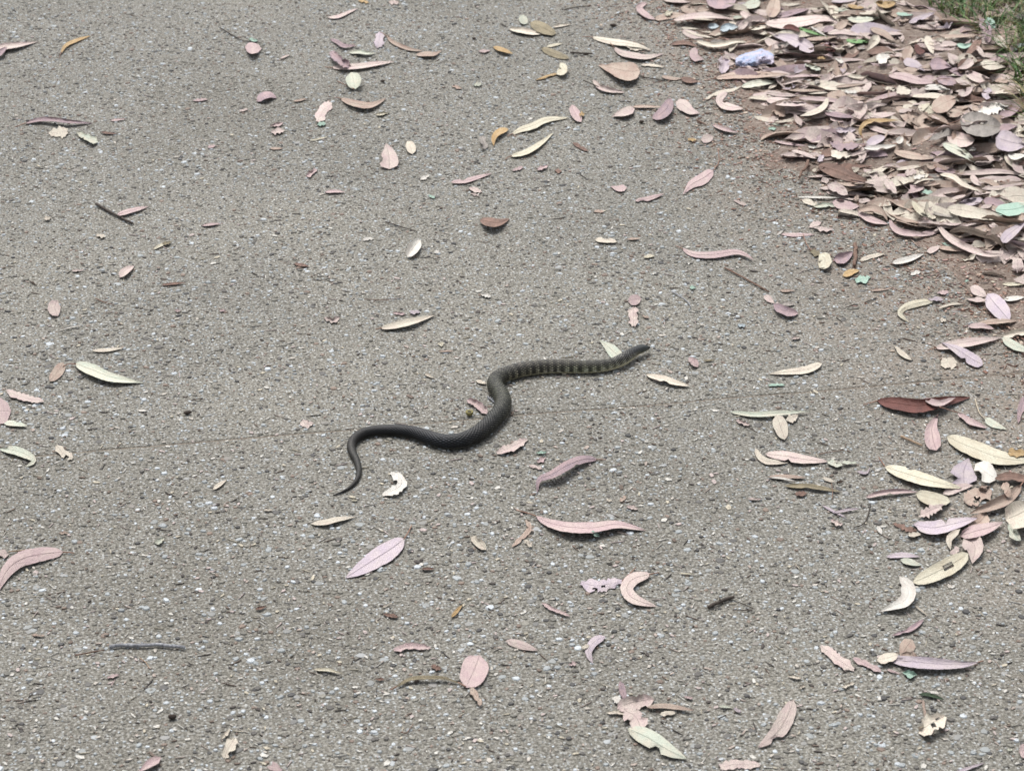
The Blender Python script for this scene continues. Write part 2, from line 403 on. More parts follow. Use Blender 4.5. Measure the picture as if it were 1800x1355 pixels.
def leaf_shape(centre, w, shape, place, scale, lift=0, up0=0, up1=0, rag=None, holes=0, tight=90, curl=1.0, tilt=0.0, coarse=False):
    """centre: polyline, w: full width, both in the units 'place(x, y, z)' understands; returns verts, quads, uv"""
    L = np.linalg.norm(np.diff(np.asarray(centre, float), axis=0), axis=1).sum()
    n = int(np.clip(L * scale / (.008 if coarse else .0024 if shape in 'tp' else .0042), 9 if shape in 'tp' else 7, 30)); nc = 7 if (w * scale > .012 and not coarse) else 5
    P = spline(centre, n); T = np.gradient(P, axis=0); T /= np.linalg.norm(T, axis=1)[:, None] + 1e-9
    Nn = np.stack([-T[:, 1], T[:, 0]], 1)
    t = np.linspace(0, 1, n); f = prof(shape, t) * w / 2
    ra = {'t': .24, 'p': .40}.get(shape, .045) if rag is None else rag
    eL = 1 + ra * (rng.random(n) * 2 - 1.25); eR = 1 + ra * (rng.random(n) * 2 - 1.25)
    for e in (eL, eR):
        lo = np.interp(np.arange(n), np.linspace(0, n - 1, 5), 1 + (rng.random(5) - .5) * (.34 if shape in 'tp' else .16)); e *= lo
        if rng.random() < (.5 if shape in 'tp' else .16):          # bites and splits
            k = rng.integers(1, max(2, n - 2)); e[k:k + rng.integers(1, 3)] *= rng.uniform(.35, .8)
    c = np.linspace(-1, 1, nc)
    side = np.where(c[None] < 0, eL[:, None], eR[:, None])
    X = P[:, 0:1] + Nn[:, 0:1] * f[:, None] * c[None] * side
    Y = P[:, 1:2] + Nn[:, 1:2] * f[:, None] * c[None] * side
    if shape in 'tp':   # broken ends
        j = (rng.random(nc) - .5) * ra * w * .9
        X[0] += T[0, 0] * j; Y[0] += T[0, 1] * j; j = (rng.random(nc) - .5) * ra * w * .9
        X[-1] += T[-1, 0] * j; Y[-1] += T[-1, 1] * j
    ww = w * scale; ll = L * scale
    cup = rng.uniform(-.08, .34) * ww * curl; tw = rng.uniform(-.16, .16) * ww * curl
    wav = rng.uniform(.2, 1.0) * .03 * ll * curl; ph = rng.random() * 6; fr = rng.uniform(1.0, 2.2)
    a = lift + rng.uniform(0, .02) * ll * curl; u0 = up0 + max(0, rng.uniform(-.03, .04)) * ll * curl; u1 = up1 + max(0, rng.uniform(-.03, .05)) * ll * curl
    z = (a * np.sin(np.pi * t) + u0 * (1 - t) ** 3 + u1 * t ** 3 + wav * .5 * (1 + np.sin(ph + fr * 6.28 * t)) * .5)[:, None] \
        + (f / (w / 2))[:, None] * (cup * np.abs(c)[None] ** 1.6 + tw * c[None] * np.sin(np.pi * t)[:, None])
    z = z + (rng.random(z.shape) - .5) * .0006
    z = z + tilt * ww * .5 * (f / (w / 2))[:, None] * c[None]
    z = z - z.min()
    off = .002
    for _ in range(3):
        x, y = place(X, Y, z + off); i, j = hcell(x, y)
        off = np.percentile(HF[i, j] - z, tight) + .0004
    # a leaf is limp: what would dip below the things under it is bent up onto them
    x, y = place(X, Y, z + off); i, j = hcell(x, y)
    hr = HF[i, j].max(1); pad = np.pad(hr, 3, mode='edge'); hr = np.array([pad[k:k + 7].mean() for k in range(n)])
    zz = np.minimum(z + off, hr[:, None] + z * .9 + .0012)
    zz = np.maximum(zz, HF[i, j] * .8 + zz * .2)
    x, y = place(X, Y, zz)
    i, j = hcell(x, y); np.maximum.at(HF, (i, j), zz + .0003)
    xm = (x[:-1] + x[1:]) / 2; ym = (y[:-1] + y[1:]) / 2; i, j = hcell(xm, ym); np.maximum.at(HF, (i, j), (zz[:-1] + zz[1:]) / 2)
    V = np.stack([x.ravel(), y.ravel(), zz.ravel()], 1)
    A, B = np.meshgrid(np.arange(n - 1), np.arange(nc - 1), indexing='ij'); q = (A * nc + B).ravel()
    Q = np.stack([q, q + 1, q + nc + 1, q + nc], 1)
    if holes:
        kill = np.zeros(len(Q), bool); Af, Bf = A.ravel(), B.ravel()
        for _ in range(2):
            ca, cb = rng.uniform(n * .25, n * .75), rng.uniform(.5, nc - 2.5); ra_ = rng.uniform(.8, 1.9); rb_ = rng.uniform(.5, 1.0)
            kill |= ((Af - ca) / ra_) ** 2 + ((Bf - cb) / rb_) ** 2 < 1
        kill &= ((A > 1) & (A < n - 3)).ravel(); Q = Q[~kill]
    uv = np.stack([np.repeat(t, nc), np.tile(c * .5 + .5, n)], 1)
    return V, Q, uv, P, T
def solid(V, Q, uv, th=.00035):
    """give the sheet its thickness: second skin below and a rim"""
    n = len(V); V2 = V.copy(); V2[:, 2] -= th
    e = np.concatenate([Q[:, [0, 1]], Q[:, [1, 2]], Q[:, [2, 3]], Q[:, [3, 0]]])
    key = {}
    for a, b in e.tolist(): key[(a, b)] = 1
    E = np.array([(a, b) for (a, b) in key if (b, a) not in key], int).reshape(-1, 2); m = len(E)
    VR = np.vstack([V[E[:, 0]], V[E[:, 1]], V2[E[:, 1]], V2[E[:, 0]]]); k = np.arange(m) + 2 * n
    QQ = np.concatenate([Q, Q[:, ::-1] + n, np.stack([k + m, k, k + 3 * m, k + 2 * m], 1)])
    return np.vstack([V, V2, VR]), QQ, np.vstack([uv, uv, uv[E[:, 0]], uv[E[:, 1]], uv[E[:, 1]], uv[E[:, 0]]])
def tube(P, r, ns=6, jit=0.0):
    """closed tube along P (n,3) with radii r"""
    P = np.asarray(P, float); n = len(P); r = np.broadcast_to(r, n).astype(float)
    T = np.gradient(P, axis=0); T /= np.linalg.norm(T, axis=1)[:, None] + 1e-9
    up = np.array([0, 0, 1.0]); A = np.cross(T, up); A /= np.linalg.norm(A, axis=1)[:, None] + 1e-9; B = np.cross(A, T)
    a = np.linspace(0, 2 * np.pi, ns, endpoint=False)
    rr = r[:, None] * (1 + jit * (rng.random((n, ns)) - .5))
    V = P[:, None] + A[:, None] * (rr * np.cos(a))[..., None] + B[:, None] * (rr * np.sin(a))[..., None]
    V = np.vstack([V.reshape(-1, 3), P[0] - T[0] * r[0] * .4, P[-1] + T[-1] * r[-1] * .4])
    Q = [(i * ns + k, i * ns + (k + 1) % ns, (i + 1) * ns + (k + 1) % ns, (i + 1) * ns + k) for i in range(n - 1) for k in range(ns)]
    Tt = [((k + 1) % ns, k, n * ns) for k in range(ns)] + [((n - 1) * ns + k, (n - 1) * ns + (k + 1) % ns, n * ns + 1) for k in range(ns)]
    return V, Q, Tt
def place_obj(name, V, Q, T=None, uv=None, mat=None, smooth=True, parent=None):
    V = np.asarray(V, float)
    if parent is None:
        b = np.array([V[:, 0].mean(), V[:, 1].mean(), V[:, 2].min()])
    else: b = np.array(parent.location)
    o = bpy.data.objects.new(name, mesh_np(name, V - b, Q, T, smooth, uv))
    o.data.materials.append(mat)
    if parent is None: o.location = b
    return link(o, parent)
def ground_pl(x, y, z): return x, y
SHN = {'l': 'lance-shaped', 'b': 'broad-based tapering', 'e': 'teardrop-shaped', 'o': 'oval', 't': 'torn', 'p': 'ragged'}
# leaf survey: tile  colour shape width  centre-line base..tip  options | label
TILES = {k: (x, y, 3.984) for k, x, y in [('A', 0, 0), ('B', 450, 0), ('C', 900, 0), ('E', 0, 340), ('F', 450, 340), ('G', 900, 340), ('H', 1350, 340),
         ('I', 0, 680), ('J', 450, 680), ('K', 900, 680), ('M', 1350, 680)]}
TILES.update({k: (x, 1020, 4.0) for k, x in [('N', 0), ('O', 450), ('P', 900), ('Q', 1350)]})
TILES.update({k: (x, y, 7.969) for k, x, y in [('a', 1125, 0), ('b', 1350, 0), ('c', 1575, 0), ('d', 1350, 170), ('e', 1575, 170), ('f', 1575, 340)]})
PILE = """
a pg e 120 1370,100 1500,80 1690,30 | broad pale green leaf beside the purplish leaf in the litter
a pt l 105 1400,170 1550,250 1793,330
a pt o 100 1370,410 1450,350 1510,270
a cr o 60 1230,300 1330,310 1430,325
a cr l 62 1520,400 1650,390 1793,370
a pg l 45 1300,250 1440,240
b tn o 190 10,240 70,130 110,-40 | large smooth pinkish brown leaf overlapping the broad pale green leaf
b cr l 45 170,60 300,65 460,60
b mv l 80 110,240 260,200 400,160 570,130
b pt l 150 -40,330 250,330 500,300 750,260 930,300 | long wide pinkish beige leaf lying under the green grass blade
b rd o 70 210,390 330,380 450,440 D4
b lm e 170 30,480 250,530 450,600 640,720 L5 | smooth lilac pointed leaf pointing at the crumpled lilac paper
b gy p 80 130,620 300,620
b tn p 60 30,740 180,690
b tn t 110 80,820 200,920 270,950 | squared-off light brown leaf end beside the lilac paper
b pg t 70 520,880 620,940 740,970 | torn pale green scrap on bare soil inside the leaf litter
b oc p 50 690,820 810,820
b wh p 60 940,820 1060,870
b cr l 70 1010,690 1120,640 1260,600
b rd o 70 780,620 870,690 960,700 U4
b tn l 50 530,550 700,545 980,510
b pt l 80 830,470 1030,440 1300,500
b mv o 80 760,430 840,410 930,380
b tn o 110 950,400 1040,350 1110,310
b mv l 60 1110,250 1250,320 1330,330
b pg l 90 1110,260 1300,280 1560,250 | pale green twisted leaf in the litter short of the grass
b tn l 40 870,210 1050,210 1250,215
b cr l 50 1270,190 1500,175 1740,165
b oc l 55 1110,80 1230,100 1350,115 | narrow ochre leaf lying among pale leaves short of the grass
b pg l 50 920,140 1060,140 1200,170
b cr l 35 580,130 700,120 860,110
b oc o 100 1510,30 1650,70 1793,40 | rounded orange-centred cream leaf over a black gap in the litter
b lm l 50 880,20 1050,15 1250,5
b pt l 45 1660,470 1793,470 1900,480
b tn l 90 1430,400 1620,470 1790,590
b cr b 130 1550,490 1480,590 1380,720 L4
b br l 110 1400,740 1600,700 1800,760 L4
b wh p 140 1510,800 1600,820 1700,790 L3 | small white heart-shaped flake lying in the leaf litter
b cr l 40 1050,1030 1200,1075 1330,1080 1450,1010 | slender cream crescent leaf in the litter by the white heart-shaped flake
b pt l 100 -60,1060 150,1040 320,1045
b pk l 35 240,1080 500,1060 830,1065
b cr l 50 0,1240 80,1200 180,1120
b lm p 80 190,1230 390,1200
b pt l 60 170,1180 350,1130 520,1105 L7
b pt l 50 430,1230 520,1215 590,1150 L5
b gy p 60 650,1150 750,1150
b tn l 35 280,1265 550,1270 850,1260
b cr l 35 540,1305 700,1300 850,1300
b tn l 40 950,1220 1150,1195 1350,1180
b pt l 70 -40,1290 150,1320 400,1340
b wh p 60 1060,1290 1250,1285
b cr p 60 1640,1240 1793,1250
c tn p 50 0,290 190,270
c lm l 75 180,320 330,260 550,175 L8 U8 | lilac grey leaf propped up at the margin of the grass
c tn l 45 600,490 800,510 1200,490 L4
c cr p 60 540,560 700,560
c gn l 50 0,190 100,200 240,210
c gn l 70 850,620 960,650 1080,610
c tn o 150 120,850 170,740 200,640
c rd o 90 270,620 330,720 410,720 | small dark maroon curled leaf between mauve leaves near the grass
c cr l 120 420,500 480,640 520,760
c lm b 120 100,860 280,900 400,1000
c mv b 170 470,900 600,900 780,940
c tn o 230 1540,290 1560,450 1700,640 L6 | big grey-brown leaf half standing at the grass margin
c mv o 140 1170,260 1260,400 1300,600 L8 | upright pinkish brown leaf standing against the grass tuft
c gn o 110 1260,250 1340,350 1340,430
c cr l 110 1380,490 1480,600 1600,690
c br l 100 1200,540 1100,650 960,800 L4
c pt l 70 1130,650 1190,730 1240,810 L3
c pt e 130 720,740 800,830 860,880
c pt b 120 1080,830 980,920 860,960
c cr b 130 1190,880 1350,920 1540,940
c tn l 110 1650,990 1560,1100 1380,1140
c pt l 130 970,1010 1150,1090 1350,1130 L4
c pk l 110 -120,1050 100,1070 300,1130 570,1160 L3 | long dusty pink leaf lying flat across the middle of the litter
c mv o 130 570,1100 700,1130 850,1170
c wh l 80 380,1240 550,1220 760,1260 L4 | bright white arched leaf among mauve leaves in the litter
c pt o 70 830,1110 920,1150 1020,1180
c cr t 120 0,1260 100,1270 200,1300
c lm o 150 1270,1225 1280,1300 1270,1400 | pink oval leaf standing on edge beside the big ribbed grey-brown leaf
c pt l 110 870,1320 980,1290 1080,1220
c tn l 90 1500,1280 1740,1290
c bl l 60 1640,700 1720,650 1800,610
d pt l 110 -30,45 200,70 550,110
d pk l 60 420,20 700,30 1000,60 1190,70
d pt l 100 1060,150 1250,150 1450,120 1670,110
d pk l 70 860,280 950,320 1060,350
d mv l 75 790,230 950,250 1210,290 L3
d cr l 80 840,0 790,130 640,220 450,270 L5 | pale cream leaf bent like a boomerang where the litter thins out
d pt l 80 1420,270 1600,260 1793,230
d tn t 110 60,160 140,200 240,270
d cr l 30 90,355 250,340 380,280
d pg l 28 -30,355 150,395 350,400
d gn p 60 0,445 115,445
d wh p 35 810,200 950,200
d pt l 70 1400,420 1600,480 1793,540
d oc l 62 1320,560 1290,470 1380,360 1560,335 1830,330 L6 | curled golden ochre leaf, the yellowest in the litter bank
d lm t 70 940,460 1050,470 1230,460
d pk p 90 830,590 890,530 950,560
d mv t 105 870,640 1040,700 1270,680
d lm o 120 1370,690 1500,610 1640,560
d wh l 75 1340,720 1580,710 1800,680 L4 | white blade-like leaf lying over pinkish leaves in the litter
d wh l 25 1190,610 1340,590
d pk l 38 80,620 300,660 540,690
d wh p 60 550,690 690,710
d pt l 55 330,755 500,800 680,870
d cr t 110 890,760 980,810 1180,800
d lm p 90 700,900 770,820
d pt l 40 1070,840 1240,800 1400,750
d pt l 40 1220,900 1400,830 1600,785
d tn l 50 970,1200 1150,1230 1390,1210
d pt o 140 830,1230 960,1280 1120,1370
d br l 175 700,960 950,1040 1150,1120 1410,1180 L8 | big greyish brown leaf arched over the concrete at the edge of the litter
d pt l 60 1370,1270 1550,1300 1750,1350
d cr l 35 1310,1110 1420,1060 1540,1040
d pt l 120 1640,1150 1720,1260 1800,1360
e tn o 220 500,180 650,110 840,20 L4 | broad pinkish brown rounded leaf touching the ribbed grey-brown leaf's stalk
e tn o 110 690,220 800,230 920,250
e pt l 75 480,260 590,290 710,300
e mv l 120 1430,280 1560,230 1740,150
e mv l 110 1360,540 1500,440 1700,410
e wh p 150 1160,200 1350,170 1590,100 L4
e gy o 330 900,330 1150,380 1480,440 L5 >900,330,720,390 | large oval grey-brown leaf with a pale midrib on top of the litter
e lm b 290 1400,570 1600,640 1850,680 L4 | wide smooth mauve leaf beside the ribbed grey-brown leaf
e wh p 60 990,740 1120,730
e pt o 200 720,520 880,600 1100,610 | cream and tan blunt leaf below the ribbed grey-brown leaf
e pg l 120 650,660 800,720 1000,830 1120,930 H.06 | holed greenish white leaf below the ribbed grey-brown leaf
e wh t 50 150,630 200,680 260,710
e wh o 100 0,640 60,600 90,560
e lm l 40 0,930 100,900 200,880
e tn l 100 -30,770 250,830 540,860 L3
e cr l 50 0,1020 200,990 400,960
e tn o 80 430,950 500,980 560,970
e mv o 90 540,1020 700,1020 850,1060
e pt t 90 130,1060 200,1060 280,1050
e wh p 60 240,1140 330,1120 410,1110
e tn l 50 300,1220 450,1225 630,1220
e cr l 30 240,1230 380,1160 580,1160 L4
e pt l 120 1100,940 1300,880 1500,870
e pt l 75 850,1080 1150,1060 1500,1050 1830,1110
e pt l 90 1050,1090 1100,1170 1200,1250
e cr l 70 600,1080 800,1120 950,1230 1200,1330 L4 | long wavy cream leaf lying on mauve leaves in the litter
e gn p 60 370,1335 510,1335
e wh l 90 1570,780 1650,840 1820,820
e pt l 130 1640,900 1720,1000 1800,1080
e pt l 60 1200,1290 1500,1270 1830,1200
f gy l 60 480,260 650,290 960,330
f yl l 85 220,100 310,220 400,290 540,330 L3 | pale yellow leaf bent at an elbow beside the large cream leaf
f lm o 110 860,180 1050,120 1220,80
f mv o 130 1220,90 1380,130 1540,170
f gn o 185 1390,230 1600,230 1860,180 L3 | wide pale turquoise leaf next to the large cream leaf
f cr l 175 710,210 950,240 1250,300 1530,350 L5 | large pale cream leaf spread beside the turquoise leaf
f pk l 30 0,520 200,545 400,560
f pk l 70 320,580 470,550 640,520
f pt l 35 640,460 850,470 1100,420 1290,400
f pt l 80 1290,420 1400,480 1400,590 L3
f lm b 150 1480,690 1600,560 1830,400 L4 | wide mauve leaf under the dark curled leaf's stalk
f db l 95 740,540 950,500 1200,570 1400,640 1580,820 L12 | dark olive brown leaf arched up with its shaded underside showing
f gn l 35 640,690 750,730 900,790
f tn l 60 600,760 750,770 940,810
f pt l 80 430,820 560,770 620,740
f pt l 100 580,450 750,620 1000,760 1300,860 1480,855 L3 | long pinkish beige sickle leaf under the dark arched leaf
f cr l 70 0,945 180,920 390,850 | narrow cream leaf on bare soil short of the pinkish sickle leaf
f wh p 60 210,1140 280,1110 350,1100
f cr p 60 920,910 1000,920 1130,850
f pt t 160 1610,830 1700,930 1700,1100 L6
f br l 25 1120,965 1320,975
f db l 35 1200,1110 1400,1130 1550,1190 L3
f yl l 50 1490,1270 1650,1270 1830,1260
f tn l 20 150,580 250,680 330,760
f gn p 30 960,1230 1020,1220
"""
